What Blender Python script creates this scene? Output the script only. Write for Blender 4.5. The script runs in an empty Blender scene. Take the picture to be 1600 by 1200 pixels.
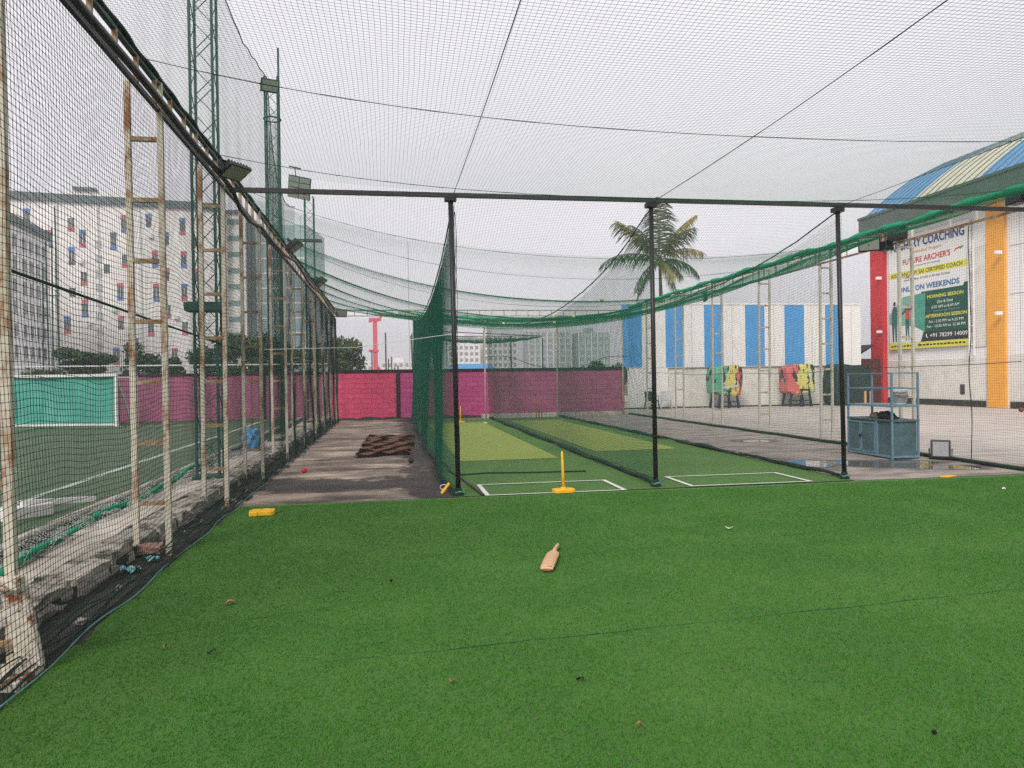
import bpy, bmesh, math, random
import numpy as np
from mathutils import Vector, Matrix

# ------------------------------------------------------------------ camera, sky, sun, exposure
scn = bpy.context.scene
col = scn.collection
R = math.radians
PI = math.pi

YAW, PITCH, ROLL = 0.163183, -0.008007, 0.0147038
fw = Vector((math.sin(YAW) * math.cos(PITCH), math.cos(YAW) * math.cos(PITCH), math.sin(PITCH)))
rt = Vector((math.cos(YAW), -math.sin(YAW), 0))
up = rt.cross(fw)
rt, up = math.cos(ROLL) * rt - math.sin(ROLL) * up, math.cos(ROLL) * up + math.sin(ROLL) * rt
cam_d = bpy.data.cameras.new("camera")
cam = bpy.data.objects.new("camera", cam_d)
col.objects.link(cam)
cam.matrix_world = Matrix(((rt.x, up.x, -fw.x, 0), (rt.y, up.y, -fw.y, 0), (rt.z, up.z, -fw.z, 1.6), (0, 0, 0, 1)))
cam_d.sensor_width = 36.0
cam_d.lens = 36.0 * 1168.94 / 1600
cam_d.clip_start = 0.05
cam_d.clip_end = 6000
scn.camera = cam

SUN_EL, SUN_AZ = R(38), R(-150)          # azimuth from +Y towards +X
w = bpy.data.worlds.new("World")
scn.world = w
w.use_nodes = True
wn, wl = w.node_tree.nodes, w.node_tree.links
wn.clear()
sky = wn.new("ShaderNodeTexSky")
sky.sky_type = 'NISHITA'
sky.sun_disc = False
sky.sun_elevation = SUN_EL
sky.sun_rotation = SUN_AZ
sky.dust_density = 4.0
sky.air_density = 1.0
hs = wn.new("ShaderNodeHueSaturation")
hs.inputs['Saturation'].default_value = 0.12
wl.new(sky.outputs[0], hs.inputs['Color'])
mixc = wn.new("ShaderNodeMix")
mixc.data_type = 'RGBA'
mixc.inputs[0].default_value = 0.86       # thick even cloud over the clear sky
wl.new(hs.outputs[0], mixc.inputs[6])
wtc = wn.new("ShaderNodeTexCoord")
cl = wn.new("ShaderNodeTexNoise")
cl.inputs['Scale'].default_value = 2.2
cl.inputs['Detail'].default_value = 5
wl.new(wtc.outputs['Generated'], cl.inputs['Vector'])
cr = wn.new("ShaderNodeValToRGB")
cr.color_ramp.elements[0].position = 0.3
cr.color_ramp.elements[0].color = (4.85, 4.65, 4.98, 1)
cr.color_ramp.elements[1].position = 0.7
cr.color_ramp.elements[1].color = (5.5, 5.3, 5.58, 1)
wl.new(cl.outputs['Fac'], cr.inputs['Fac'])
wl.new(cr.outputs[0], mixc.inputs[7])
bg = wn.new("ShaderNodeBackground")
bg.inputs['Strength'].default_value = 0.105
wl.new(mixc.outputs[2], bg.inputs['Color'])
wo = wn.new("ShaderNodeOutputWorld")
wl.new(bg.outputs[0], wo.inputs['Surface'])

sd = bpy.data.lights.new("sun", 'SUN')
sd.energy = 1.5
sd.angle = R(18)
sd.color = (1.0, 0.97, 0.93)
so = bpy.data.objects.new("sun", sd)
col.objects.link(so)
sdir = Vector((math.sin(SUN_AZ) * math.cos(SUN_EL), math.cos(SUN_AZ) * math.cos(SUN_EL), math.sin(SUN_EL)))
so.rotation_euler = (-sdir).to_track_quat('-Z', 'Y').to_euler()
so.location = (0, 0, 40)

vs = scn.view_settings
scn.display_settings.display_device = 'sRGB'
vs.view_transform = 'Standard'
vs.look = 'None'
vs.exposure = 0.96
vs.gamma = 1.0
vs.use_curve_mapping = False
scn.cycles.use_denoising = False
scn.cycles.max_bounces = 6
scn.cycles.diffuse_bounces = 3
scn.cycles.glossy_bounces = 3

rng = np.random.default_rng(7)
random.seed(7)

# ------------------------------------------------------------------ helpers
def mat(name, c1, c2=None, scale=6.0, rough=0.75, bump=0.0, bscale=60.0, spec=0.3, metal=0.0,
        c3=None, c3scale=2.0, c3lo=0.55, c3hi=0.7, stretch=(1, 1, 1), sheen=0.0, vary=0.0, detail=6.0):
    m = bpy.data.materials.new(name)
    m.use_nodes = True
    n, l = m.node_tree.nodes, m.node_tree.links
    b = n["Principled BSDF"]
    b.inputs['Roughness'].default_value = rough
    b.inputs['Specular IOR Level'].default_value = spec
    b.inputs['Metallic'].default_value = metal
    if sheen:
        b.inputs['Sheen Weight'].default_value = sheen
    c1 = (*c1, 1)
    tc = n.new("ShaderNodeTexCoord")
    mp = n.new("ShaderNodeMapping")
    mp.inputs['Scale'].default_value = stretch
    l.new(tc.outputs['Object'], mp.inputs['Vector'])
    out = None
    if c2 is None:
        c2 = tuple(v * 0.8 for v in c1[:3])
    nz = n.new("ShaderNodeTexNoise")
    nz.inputs['Scale'].default_value = scale
    nz.inputs['Detail'].default_value = detail
    nz.inputs['Roughness'].default_value = 0.65
    l.new(mp.outputs[0], nz.inputs['Vector'])
    rp = n.new("ShaderNodeValToRGB")
    rp.color_ramp.elements[0].position = 0.32
    rp.color_ramp.elements[1].position = 0.68
    rp.color_ramp.elements[0].color = (*c2[:3], 1)
    rp.color_ramp.elements[1].color = c1
    l.new(nz.outputs['Fac'], rp.inputs['Fac'])
    out = rp.outputs['Color']
    if c3 is not None:
        n3 = n.new("ShaderNodeTexNoise")
        n3.inputs['Scale'].default_value = c3scale
        n3.inputs['Detail'].default_value = 8
        n3.inputs['Roughness'].default_value = 0.7
        l.new(mp.outputs[0], n3.inputs['Vector'])
        r3 = n.new("ShaderNodeValToRGB")
        r3.color_ramp.elements[0].position = c3lo
        r3.color_ramp.elements[1].position = c3hi
        l.new(n3.outputs['Fac'], r3.inputs['Fac'])
        mx = n.new("ShaderNodeMix")
        mx.data_type = 'RGBA'
        l.new(r3.outputs['Color'], mx.inputs[0])
        l.new(out, mx.inputs[6])
        mx.inputs[7].default_value = (*c3, 1)
        out = mx.outputs[2]
    if vary:
        oi = n.new("ShaderNodeObjectInfo")
        mr = n.new("ShaderNodeMapRange")
        mr.inputs['To Min'].default_value = 1 - vary
        mr.inputs['To Max'].default_value = 1 + vary
        l.new(oi.outputs['Random'], mr.inputs['Value'])
        h2 = n.new("ShaderNodeHueSaturation")
        l.new(mr.outputs[0], h2.inputs['Value'])
        l.new(out, h2.inputs['Color'])
        out = h2.outputs['Color']
    l.new(out, b.inputs['Base Color'])
    if bump:
        nb = n.new("ShaderNodeTexNoise")
        nb.inputs['Scale'].default_value = bscale
        nb.inputs['Detail'].default_value = 5
        l.new(mp.outputs[0], nb.inputs['Vector'])
        bp = n.new("ShaderNodeBump")
        bp.inputs['Strength'].default_value = bump
        bp.inputs['Distance'].default_value = 0.02
        l.new(nb.outputs['Fac'], bp.inputs['Height'])
        l.new(bp.outputs[0], b.inputs['Normal'])
    return m


class MB:
    """collects shapes; build() links them as ONE mesh object"""
    def __init__(s):
        s.v, s.f = [], []

    def add(s, vs_, fs_):
        o = len(s.v)
        s.v += [tuple(p) for p in vs_]
        s.f += [tuple(i + o for i in f) for f in fs_]
        return s

    def box(s, c, size, rot=None):
        hx, hy, hz = size[0] / 2, size[1] / 2, size[2] / 2
        pts = [Vector((x, y, z)) for x in (-hx, hx) for y in (-hy, hy) for z in (-hz, hz)]
        if rot is not None:
            pts = [rot @ p for p in pts]
        pts = [p + Vector(c) for p in pts]
        return s.add(pts, [(0, 1, 3, 2), (4, 6, 7, 5), (0, 4, 5, 1), (2, 3, 7, 6), (0, 2, 6, 4), (1, 5, 7, 3)])

    def bx(s, x0, x1, y0, y1, z0, z1):
        return s.box(((x0 + x1) / 2, (y0 + y1) / 2, (z0 + z1) / 2), (x1 - x0, y1 - y0, z1 - z0))

    def beam(s, p0, p1, wd, ht=None, upv=(0, 0, 1)):
        p0, p1 = Vector(p0), Vector(p1)
        d = p1 - p0
        L = d.length
        d.normalize()
        u = Vector(upv)
        if abs(d.dot(u)) > 0.98:
            u = Vector((1, 0, 0))
        x = d.cross(u).normalized()
        z = x.cross(d)
        rot = Matrix((x, d, z)).transposed()
        return s.box((p0 + p1) / 2, (wd, L, ht or wd), rot)

    def tube(s, pts, r, n=8, cap=True):
        pts = [Vector(p) for p in pts]
        rs = r if isinstance(r, (list, tuple)) else [r] * len(pts)
        vs_, fs_ = [], []
        for i, p in enumerate(pts):
            d = (pts[min(i + 1, len(pts) - 1)] - pts[max(i - 1, 0)])
            if d.length < 1e-9:
                d = Vector((0, 0, 1))
            d.normalize()
            u = Vector((0, 0, 1)) if abs(d.z) < 0.9 else Vector((0, 1, 0))
            x = d.cross(u).normalized()
            y = x.cross(d)
            for k in range(n):
                a = 2 * PI * k / n
                vs_.append(p + (x * math.cos(a) + y * math.sin(a)) * rs[i])
        for i in range(len(pts) - 1):
            for k in range(n):
                a, b = i * n + k, i * n + (k + 1) % n
                fs_.append((a, b, b + n, a + n))
        if cap:
            fs_.append(tuple(reversed(range(n))))
            fs_.append(tuple(range((len(pts) - 1) * n, len(pts) * n)))
        return s.add(vs_, fs_)

    def lathe(s, prof, c=(0, 0, 0), n=16):
        vs_, fs_ = [], []
        for r_, z in prof:
            for k in range(n):
                a = 2 * PI * k / n
                vs_.append((c[0] + r_ * math.cos(a), c[1] + r_ * math.sin(a), c[2] + z))
        for i in range(len(prof) - 1):
            for k in range(n):
                a, b = i * n + k, i * n + (k + 1) % n
                fs_.append((a, b, b + n, a + n))
        fs_.append(tuple(reversed(range(n))))
        fs_.append(tuple(range((len(prof) - 1) * n, len(prof) * n)))
        return s.add(vs_, fs_)

    def ball(s, c, r, n=12):
        prof = [(max(r * math.sin(PI * i / (n // 2 + 2)), 1e-4), -r * math.cos(PI * i / (n // 2 + 2))) for i in range(n // 2 + 3)]
        return s.lathe(prof, c, n)

    def prism(s, poly, axis, a0, a1):
        """extrude a 2-D polygon along axis 'x','y' or 'z'"""
        def p3(p, a):
            return {'x': (a, p[0], p[1]), 'y': (p[0], a, p[1]), 'z': (p[0], p[1], a)}[axis]
        n = len(poly)
        vs_ = [p3(p, a0) for p in poly] + [p3(p, a1) for p in poly]
        fs_ = [tuple(range(n)), tuple(reversed(range(n, 2 * n)))]
        for k in range(n):
            fs_.append((k, k + n, (k + 1) % n + n, (k + 1) % n))
        return s.add(vs_, fs_)

    def grid(s, fn, nu, nv):
        vs_ = [fn(i / nu, j / nv) for i in range(nu + 1) for j in range(nv + 1)]
        fs_ = []
        for i in range(nu):
            for j in range(nv):
                a = i * (nv + 1) + j
                fs_.append((a, a + 1, a + nv + 2, a + nv + 1))
        return s.add(vs_, fs_)

    def mesh(s, name):
        me = bpy.data.meshes.new(name)
        me.from_pydata(s.v, [], s.f)
        bm = bmesh.new()
        bm.from_mesh(me)
        bmesh.ops.recalc_face_normals(bm, faces=bm.faces)
        bm.to_mesh(me)
        bm.free()
        return me

    def build(s, name, m, parent=None, smooth=False, bevel=0.0):
        me = s.mesh(name)
        o = obj(name, me, m, parent)
        if smooth:
            me.polygons.foreach_set('use_smooth', [True] * len(me.polygons))
        if bevel:
            md = o.modifiers.new("bevel", 'BEVEL')
            md.width = bevel
            md.segments = 2
            md.limit_method = 'ANGLE'
        return o


def obj(name, me, m=None, parent=None):
    o = bpy.data.objects.new(name, me)
    col.objects.link(o)
    if m is not None and len(me.materials) == 0:
        me.materials.append(m)
    if parent is not None:
        o.parent = parent
    return o


def tag(o, label=None, cat=None, group=None, kind=None):
    if label:
        o['label'] = label
    if cat:
        o['category'] = cat
    if group:
        o['group'] = group
    if kind:
        o['kind'] = kind
    return o


def thing(name, label, cat, loc=(0, 0, 0), rz=0.0, group=None):
    o = bpy.data.objects.new(name, None)
    col.objects.link(o)
    o.location = loc
    o.rotation_euler = (0, 0, rz)
    o.empty_display_size = 0.2
    return tag(o, label, cat, group)


def struct(name, mb, m, label=None, smooth=False):
    o = mb.build(name, m, smooth=smooth)
    return tag(o, label or name.replace('_', ' '), None, kind='structure')


def dup(root, loc=None, rz=None, label=None):
    def cp(o, parent):
        c = o.copy()
        col.objects.link(c)
        c.parent = parent
        for ch in o.children:
            cp(ch, c)
        return c
    r = cp(root, None)
    if loc is not None:
        r.location = loc
    if rz is not None:
        r.rotation_euler = (0, 0, rz)
    if label:
        r['label'] = label
    return r


def np_mesh(name, V, F):
    """V (n,3), F (m,k) with k = 3 or 4"""
    V = np.ascontiguousarray(V, dtype=np.float32)
    F = np.ascontiguousarray(F, dtype=np.int32)
    me = bpy.data.meshes.new(name)
    me.vertices.add(len(V))
    me.vertices.foreach_set('co', V.ravel())
    k = F.shape[1]
    me.loops.add(F.size)
    me.loops.foreach_set('vertex_index', F.ravel())
    me.polygons.add(len(F))
    me.polygons.foreach_set('loop_start', np.arange(len(F), dtype=np.int32) * k)
    me.polygons.foreach_set('loop_total', np.full(len(F), k, dtype=np.int32))
    me.update(calc_edges=True)
    return me


def strands(P, r, sides=3):
    """P (S, n, 3): S polylines of n points -> thin tubes"""
    S, n, _ = P.shape
    T = np.gradient(P, axis=1)
    T /= np.linalg.norm(T, axis=2, keepdims=True) + 1e-9
    ref = np.array([0.31, 0.52, 0.795])
    X = np.cross(T, ref)
    X /= np.linalg.norm(X, axis=2, keepdims=True) + 1e-9
    Yv = np.cross(T, X)
    V = np.empty((S, n, sides, 3))
    for k in range(sides):
        a = 2 * PI * k / sides
        V[:, :, k] = P + (X * math.cos(a) + Yv * math.sin(a)) * r
    base = (np.arange(S) * n * sides)[:, None, None] + (np.arange(n - 1) * sides)[None, :, None]
    k = np.arange(sides)[None, None, :]
    k2 = (np.arange(sides) + 1)[None, None, :] % sides
    F = np.stack([base + k, base + k2, base + k2 + sides, base + k + sides], axis=-1)
    return V.reshape(-1, 3), F.reshape(-1, 4)


def net(name, fn, nu, nv, stepu, stepv, r, m, parent=None):
    """knotted net: fn(a, b) takes cell coordinates (arrays) and returns points"""
    a = np.arange(0, nu + 1e-6, stepu)
    b = np.arange(0, nv + 1, dtype=float)
    A, B = np.meshgrid(a, b)
    V1, F1 = strands(fn(A, B), r)
    a = np.arange(0, nu + 1, dtype=float)
    b = np.arange(0, nv + 1e-6, stepv)
    A, B = np.meshgrid(a, b, indexing='ij')
    V2, F2 = strands(fn(A, B), r)
    V = np.vstack([V1, V2])
    F = np.vstack([F1, F2 + len(V1)])
    return obj(name, np_mesh(name, V, F), m, parent)


def wob(seed, amp, waves=6, lo=0.02, hi=0.35):
    g = np.random.default_rng(seed)
    ks = [(g.uniform(lo, hi) * g.choice([-1, 1]), g.uniform(lo, hi), g.uniform(0, 6.28), g.uniform(0.4, 1)) for _ in range(waves)]

    def f(a, b):
        t = 0
        for kx, ky, ph, am in ks:
            t = t + am * np.sin(kx * a + ky * b + ph)
        return t * amp / math.sqrt(waves)
    return f


def rope(pts, r, n=6, sub=1):
    return MB().tube(pts, r, n)


def lerp(a, b, t):
    return a + (b - a) * t

# ------------------------------------------------------------------ materials
def turf_mat(name, ca, cb, cc, s=1.0, rough=0.55, bumpd=0.012):
    m = bpy.data.materials.new(name)
    m.use_nodes = True
    n, l = m.node_tree.nodes, m.node_tree.links
    b = n["Principled BSDF"]
    b.inputs['Roughness'].default_value = rough
    b.inputs['Specular IOR Level'].default_value = 0.15
    b.inputs['Sheen Weight'].default_value = 0.12
    b.inputs['Sheen Roughness'].default_value = 0.4
    b.inputs['Sheen Tint'].default_value = (0.75, 1.0, 0.45, 1)
    tc = n.new("ShaderNodeTexCoord")
    fine = n.new("ShaderNodeTexNoise")
    fine.inputs['Scale'].default_value = 170 * s
    fine.inputs['Detail'].default_value = 3
    l.new(tc.outputs['Object'], fine.inputs['Vector'])
    big = n.new("ShaderNodeTexNoise")
    big.inputs['Scale'].default_value = 0.9
    big.inputs['Detail'].default_value = 6
    big.inputs['Roughness'].default_value = 0.6
    l.new(tc.outputs['Object'], big.inputs['Vector'])
    r1 = n.new("ShaderNodeValToRGB")
    r1.color_ramp.elements[0].position = 0.38
    r1.color_ramp.elements[0].color = (*ca, 1)
    r1.color_ramp.elements[1].position = 0.68
    r1.color_ramp.elements[1].color = (*cb, 1)
    l.new(fine.outputs['Fac'], r1.inputs['Fac'])
    r2 = n.new("ShaderNodeValToRGB")
    r2.color_ramp.elements[0].position = 0.4
    r2.color_ramp.elements[0].color = (0, 0, 0, 1)
    r2.color_ramp.elements[1].position = 0.75
    r2.color_ramp.elements[1].color = (0.6, 0.6, 0.6, 1)
    l.new(big.outputs['Fac'], r2.inputs['Fac'])
    mx = n.new("ShaderNodeMix")
    mx.data_type = 'RGBA'
    l.new(r2.outputs[0], mx.inputs[0])
    l.new(r1.outputs[0], mx.inputs[6])
    mx.inputs[7].default_value = (*cc, 1)
    l.new(mx.outputs[2], b.inputs['Base Color'])
    bp = n.new("ShaderNodeBump")
    bp.inputs['Strength'].default_value = 0.9
    bp.inputs['Distance'].default_value = bumpd
    l.new(fine.outputs['Fac'], bp.inputs['Height'])
    l.new(bp.outputs[0], b.inputs['Normal'])
    return m


M = {}
M['turf'] = turf_mat('turf', (0.010, 0.048, 0.004), (0.075, 0.228, 0.025), (0.07, 0.19, 0.025), rough=0.65)
M['strip'] = turf_mat('pitch_strip_turf', (0.19, 0.245, 0.038), (0.245, 0.30, 0.055), (0.23, 0.285, 0.055), s=0.8, rough=0.7, bumpd=0.006)
M['pitch'] = turf_mat('football_turf', (0.022, 0.048, 0.026), (0.045, 0.088, 0.045), (0.075, 0.105, 0.06), s=0.5)
M['soil'] = mat('dark_soil', (0.05, 0.042, 0.036), (0.018, 0.016, 0.014), 14, 0.95, 0.8, 40, c3=(0.12, 0.11, 0.1), c3scale=40, c3lo=0.62, c3hi=0.68)
M['ground'] = mat('ground', (0.2, 0.18, 0.15), (0.12, 0.12, 0.09), 0.4, 0.95, 0.2, 8)
M['conc'] = mat('old_concrete', (0.52, 0.47, 0.4), (0.25, 0.225, 0.185), 4, 0.9, 0.8, 25, c3=(0.045, 0.043, 0.035), c3scale=3.0, c3lo=0.5, c3hi=0.62, vary=0.2)
M['slab'] = mat('paving_slab', (0.52, 0.465, 0.395), (0.37, 0.33, 0.28), 3, 0.9, 0.4, 60, c3=(0.08, 0.075, 0.06), c3scale=5, c3lo=0.63, c3hi=0.75, vary=0.14)
M['yard'] = mat('yard_concrete', (0.56, 0.5, 0.44), (0.42, 0.375, 0.33), 1.1, 0.8, 0.15, 20, stretch=(0.5, 2.2, 1), c3=(0.29, 0.26, 0.23), c3scale=0.8, c3lo=0.5, c3hi=0.75)
def twine(name, c1, c2, tr):
    m = mat(name, c1, c2, 3, 0.7, spec=0.2)
    n, l = m.node_tree.nodes, m.node_tree.links
    t = n.new("ShaderNodeBsdfTranslucent")
    t.inputs['Color'].default_value = (*[min(1, v * 1.6) for v in c1], 1)
    mx = n.new("ShaderNodeMixShader")
    mx.inputs[0].default_value = tr
    l.new(n["Principled BSDF"].outputs[0], mx.inputs[1])
    l.new(t.outputs[0], mx.inputs[2])
    l.new(mx.outputs[0], n["Material Output"].inputs['Surface'])
    return m


M['net_dark'] = twine('dark_green_twine', (0.006, 0.055, 0.038), (0.004, 0.03, 0.022), 0.3)
M['net_div'] = twine('green_twine', (0.008, 0.15, 0.092), (0.005, 0.1, 0.065), 0.4)
M['net_top'] = twine('bright_green_twine', (0.02, 0.26, 0.14), (0.012, 0.19, 0.1), 0.6)
M['net_tall'] = twine('teal_green_twine', (0.008, 0.1, 0.065), (0.005, 0.06, 0.045), 0.4)
M['rope_green'] = mat('green_rope', (0.008, 0.36, 0.17), (0.006, 0.25, 0.12), 9, 0.75, 0.6, 60)
M['rope_dark'] = mat('dark_green_rope', (0.004, 0.035, 0.022), (0.003, 0.02, 0.013), 12, 0.8, 0.6, 70)
M['rope_teal'] = mat('pale_teal_rope', (0.13, 0.3, 0.25), (0.06, 0.18, 0.14), 20, 0.8)
M['net_white'] = mat('white_twine', (0.5, 0.5, 0.47), (0.34, 0.35, 0.33), 5, 0.8)
M['post'] = mat('rusty_cream_paint', (0.62, 0.58, 0.48), (0.48, 0.43, 0.32), 7, 0.6, 0.25, 50, c3=(0.26, 0.105, 0.03), c3scale=4.0, c3lo=0.49, c3hi=0.6, stretch=(1, 1, 0.45))
M['post_white'] = mat('cream_white_paint', (0.62, 0.6, 0.52), (0.5, 0.46, 0.36), 6, 0.6, 0.15, 50, c3=(0.22, 0.12, 0.05), c3scale=6, c3lo=0.64, c3hi=0.72)
M['rung'] = mat('rusty_rung', (0.4, 0.33, 0.23), (0.24, 0.14, 0.06), 9, 0.7, 0.25, 50, c3=(0.24, 0.095, 0.025), c3scale=5, c3lo=0.46, c3hi=0.6)
M['bracket'] = mat('flaking_white_paint', (0.66, 0.62, 0.55), (0.56, 0.49, 0.38), 9, 0.65, 0.4, 40, c3=(0.22, 0.075, 0.028), c3scale=8, c3lo=0.5, c3hi=0.57)
M['black'] = mat('black_steel', (0.014, 0.014, 0.015), (0.008, 0.008, 0.009), 8, 0.45, 0.1, 80, spec=0.4)
M['beam'] = mat('dusty_black_steel', (0.028, 0.026, 0.024), (0.014, 0.014, 0.014), 4, 0.5, 0.1, 60, spec=0.4, c3=(0.09, 0.075, 0.06), c3scale=5, c3lo=0.58, c3hi=0.75)
M['towergreen'] = mat('green_tower_paint', (0.018, 0.07, 0.055), (0.012, 0.045, 0.036), 5, 0.5)
M['glass_lamp'] = mat('lamp_glass', (0.3, 0.32, 0.27), (0.24, 0.26, 0.22), 30, 0.25, spec=0.6)
M['yellow'] = mat('yellow_plastic', (0.86, 0.47, 0.012), (0.78, 0.4, 0.01), 9, 0.45, 0.08, 60, spec=0.4, c3=(0.4, 0.23, 0.03), c3scale=12, c3lo=0.68, c3hi=0.8)
M['white'] = mat('white_paint_line', (0.72, 0.73, 0.68), (0.55, 0.58, 0.5), 25, 0.8, c3=(0.25, 0.36, 0.2), c3scale=20, c3lo=0.6, c3hi=0.75)
M['linefb'] = mat('worn_pitch_line', (0.45, 0.47, 0.42), (0.3, 0.34, 0.28), 6, 0.85)
M['pink'] = mat('pink_wall_paint', (0.72, 0.085, 0.18), (0.63, 0.07, 0.155), 4, 0.75, 0.25, 25, vary=0.07, c3=(0.3, 0.035, 0.075), c3scale=2.5, c3lo=0.55, c3hi=0.85)
M['mauve'] = mat('mauve_wall_paint', (0.5, 0.075, 0.22), (0.43, 0.06, 0.185), 4, 0.75, 0.25, 25, vary=0.07, c3=(0.2, 0.04, 0.1), c3scale=2.5, c3lo=0.55, c3hi=0.85)
M['plum'] = mat('plum_wall_paint', (0.5, 0.12, 0.26), (0.42, 0.1, 0.21), 3, 0.8, 0.25, 25, vary=0.08, c3=(0.2, 0.085, 0.12), c3scale=1.3, c3lo=0.52, c3hi=0.8)
M['joint'] = mat('wall_joint', (0.5, 0.06, 0.14), (0.38, 0.05, 0.11), 6, 0.9)
M['wblack'] = mat('black_wall_paint', (0.012, 0.012, 0.012), (0.025, 0.022, 0.02), 6, 0.7, 0.2, 30)
M['mold'] = mat('mossy_concrete', (0.06, 0.055, 0.045), (0.02, 0.022, 0.014), 5, 0.95, 0.6, 25)
M['bwhite'] = mat('white_render', (0.82, 0.80, 0.78), (0.76, 0.74, 0.71), 1.4, 0.8, 0.1, 40)
M['bdirty'] = mat('stained_white_render', (0.76, 0.73, 0.67), (0.62, 0.59, 0.53), 1.1, 0.85, 0.15, 40, c3=(0.28, 0.25, 0.21), c3scale=0.9, c3lo=0.56, c3hi=0.85)
M['bblue'] = mat('blue_wall_paint', (0.10, 0.34, 0.69), (0.085, 0.29, 0.6), 1.5, 0.75, 0.1, 40)
M['red'] = mat('red_column_paint', (0.58, 0.03, 0.042), (0.5, 0.024, 0.034), 1.5, 0.65)
M['orange'] = mat('orange_column_paint', (0.85, 0.40, 0.065), (0.76, 0.34, 0.055), 1.5, 0.7)
M['fascia'] = mat('grey_fascia', (0.115, 0.125, 0.125), (0.09, 0.1, 0.1), 1.2, 0.6)
M['roofblue'] = mat('blue_roof_sheet', (0.12, 0.34, 0.68), (0.1, 0.29, 0.58), 1.5, 0.45)
M['roofcream'] = mat('cream_roof_sheet', (0.76, 0.7, 0.52), (0.68, 0.62, 0.45), 1.5, 0.5)
M['seam'] = mat('roof_seam', (0.16, 0.2, 0.25), (0.1, 0.13, 0.17), 2, 0.6)
M['cab'] = mat('teal_cabinet_sheet', (0.075, 0.15, 0.165), (0.05, 0.09, 0.095), 3.5, 0.5, 0.1, 40, c3=(0.1, 0.085, 0.05), c3scale=3.5, c3lo=0.56, c3hi=0.75)
M['cabframe'] = mat('blue_cabinet_frame', (0.14, 0.25, 0.31), (0.1, 0.175, 0.22), 6, 0.5, c3=(0.12, 0.08, 0.05), c3scale=9, c3lo=0.64, c3hi=0.74)
M['bucket'] = mat('white_bucket', (0.68, 0.67, 0.66), (0.58, 0.57, 0.56), 5, 0.5)
M['blackcloth'] = mat('black_cloth', (0.012, 0.012, 0.013), (0.006, 0.006, 0.007), 9, 0.9)
M['greydark'] = mat('dark_grey_metal', (0.055, 0.053, 0.05), (0.035, 0.034, 0.032), 8, 0.5)
M['greylight'] = mat('light_grey_metal', (0.36, 0.36, 0.36), (0.28, 0.28, 0.28), 8, 0.5)
M['tarpdark'] = mat('dark_green_tarpaulin', (0.02, 0.045, 0.038), (0.01, 0.024, 0.02), 2.5, 0.5, 0.35, 6)
M['wood'] = mat('willow_wood', (0.64, 0.40, 0.215), (0.54, 0.32, 0.165), 4, 0.5, 0.1, 60, stretch=(14, 14, 1.2), c3=(0.34, 0.16, 0.10), c3scale=2.5, c3lo=0.56, c3hi=0.8)
M['stumpwood'] = mat('brown_stump_wood', (0.3, 0.12, 0.05), (0.22, 0.08, 0.035), 9, 0.6)
M['coir'] = mat('brown_coir', (0.2, 0.098, 0.06), (0.08, 0.038, 0.024), 22, 0.95, 0.9, 70)
M['redball'] = mat('red_ball_leather', (0.62, 0.025, 0.04), (0.52, 0.02, 0.03), 14, 0.45)
M['darkball'] = mat('worn_ball_leather', (0.05, 0.02, 0.018), (0.02, 0.012, 0.012), 14, 0.6)
M['tennis'] = mat('faded_tennis_felt', (0.72, 0.68, 0.36), (0.62, 0.58, 0.3), 30, 0.95)
M['string'] = mat('string', (0.03, 0.028, 0.026), (0.02, 0.02, 0.02), 8, 0.8)
M['leafdark'] = mat('dark_leaf', (0.045, 0.085, 0.028), (0.02, 0.042, 0.015), 1.5, 0.7, c3=(0.065, 0.1, 0.03), c3scale=2.5, c3lo=0.55, c3hi=0.7)
M['leafmid'] = mat('mid_leaf', (0.075, 0.125, 0.04), (0.04, 0.075, 0.024), 1.5, 0.7, c3=(0.11, 0.15, 0.04), c3scale=2.5, c3lo=0.55, c3hi=0.7)
M['leafpalm'] = mat('palm_leaf', (0.06, 0.082, 0.026), (0.028, 0.046, 0.015), 0.8, 0.6)
M['leafold'] = mat('yellowing_palm_leaf', (0.3, 0.22, 0.05), (0.12, 0.12, 0.03), 0.9, 0.65)
M['bark'] = mat('bark', (0.13, 0.105, 0.08), (0.07, 0.055, 0.042), 6, 0.9, 0.6, 20)
M['hotel'] = mat('hotel_render', (0.86, 0.82, 0.77), (0.81, 0.77, 0.72), 0.2, 0.85)
M['hotelgreen'] = mat('hotel_roof_band', (0.075, 0.115, 0.11), (0.06, 0.09, 0.09), 0.4, 0.7)
M['win'] = mat('window_glass', (0.055, 0.075, 0.085), (0.035, 0.05, 0.06), 0.6, 0.2, spec=0.6)
M['winblue'] = mat('blue_panel', (0.07, 0.18, 0.48), (0.055, 0.15, 0.4), 0.6, 0.6)
M['winred'] = mat('red_panel', (0.55, 0.09, 0.12), (0.48, 0.08, 0.1), 0.6, 0.6)
M['windark'] = mat('dark_panel', (0.05, 0.075, 0.08), (0.04, 0.06, 0.065), 0.6, 0.6)
M['glassblock'] = mat('pale_teal_glazing', (0.3, 0.4, 0.4), (0.24, 0.33, 0.33), 0.3, 0.35, spec=0.5)
M['farwhite'] = mat('far_white_render', (0.8, 0.76, 0.71), (0.74, 0.7, 0.66), 0.1, 0.9)
M['fargrey'] = mat('far_grey_concrete', (0.5, 0.5, 0.48), (0.42, 0.42, 0.4), 0.1, 0.9)
M['farwin'] = mat('far_window', (0.13, 0.15, 0.16), (0.1, 0.12, 0.13), 0.3, 0.4)
M['farteal'] = mat('far_scaffold_net', (0.2, 0.34, 0.31), (0.15, 0.27, 0.25), 0.2, 0.9)
M['rig'] = mat('red_rig_paint', (0.62, 0.07, 0.1), (0.52, 0.06, 0.085), 0.6, 0.6)
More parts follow.
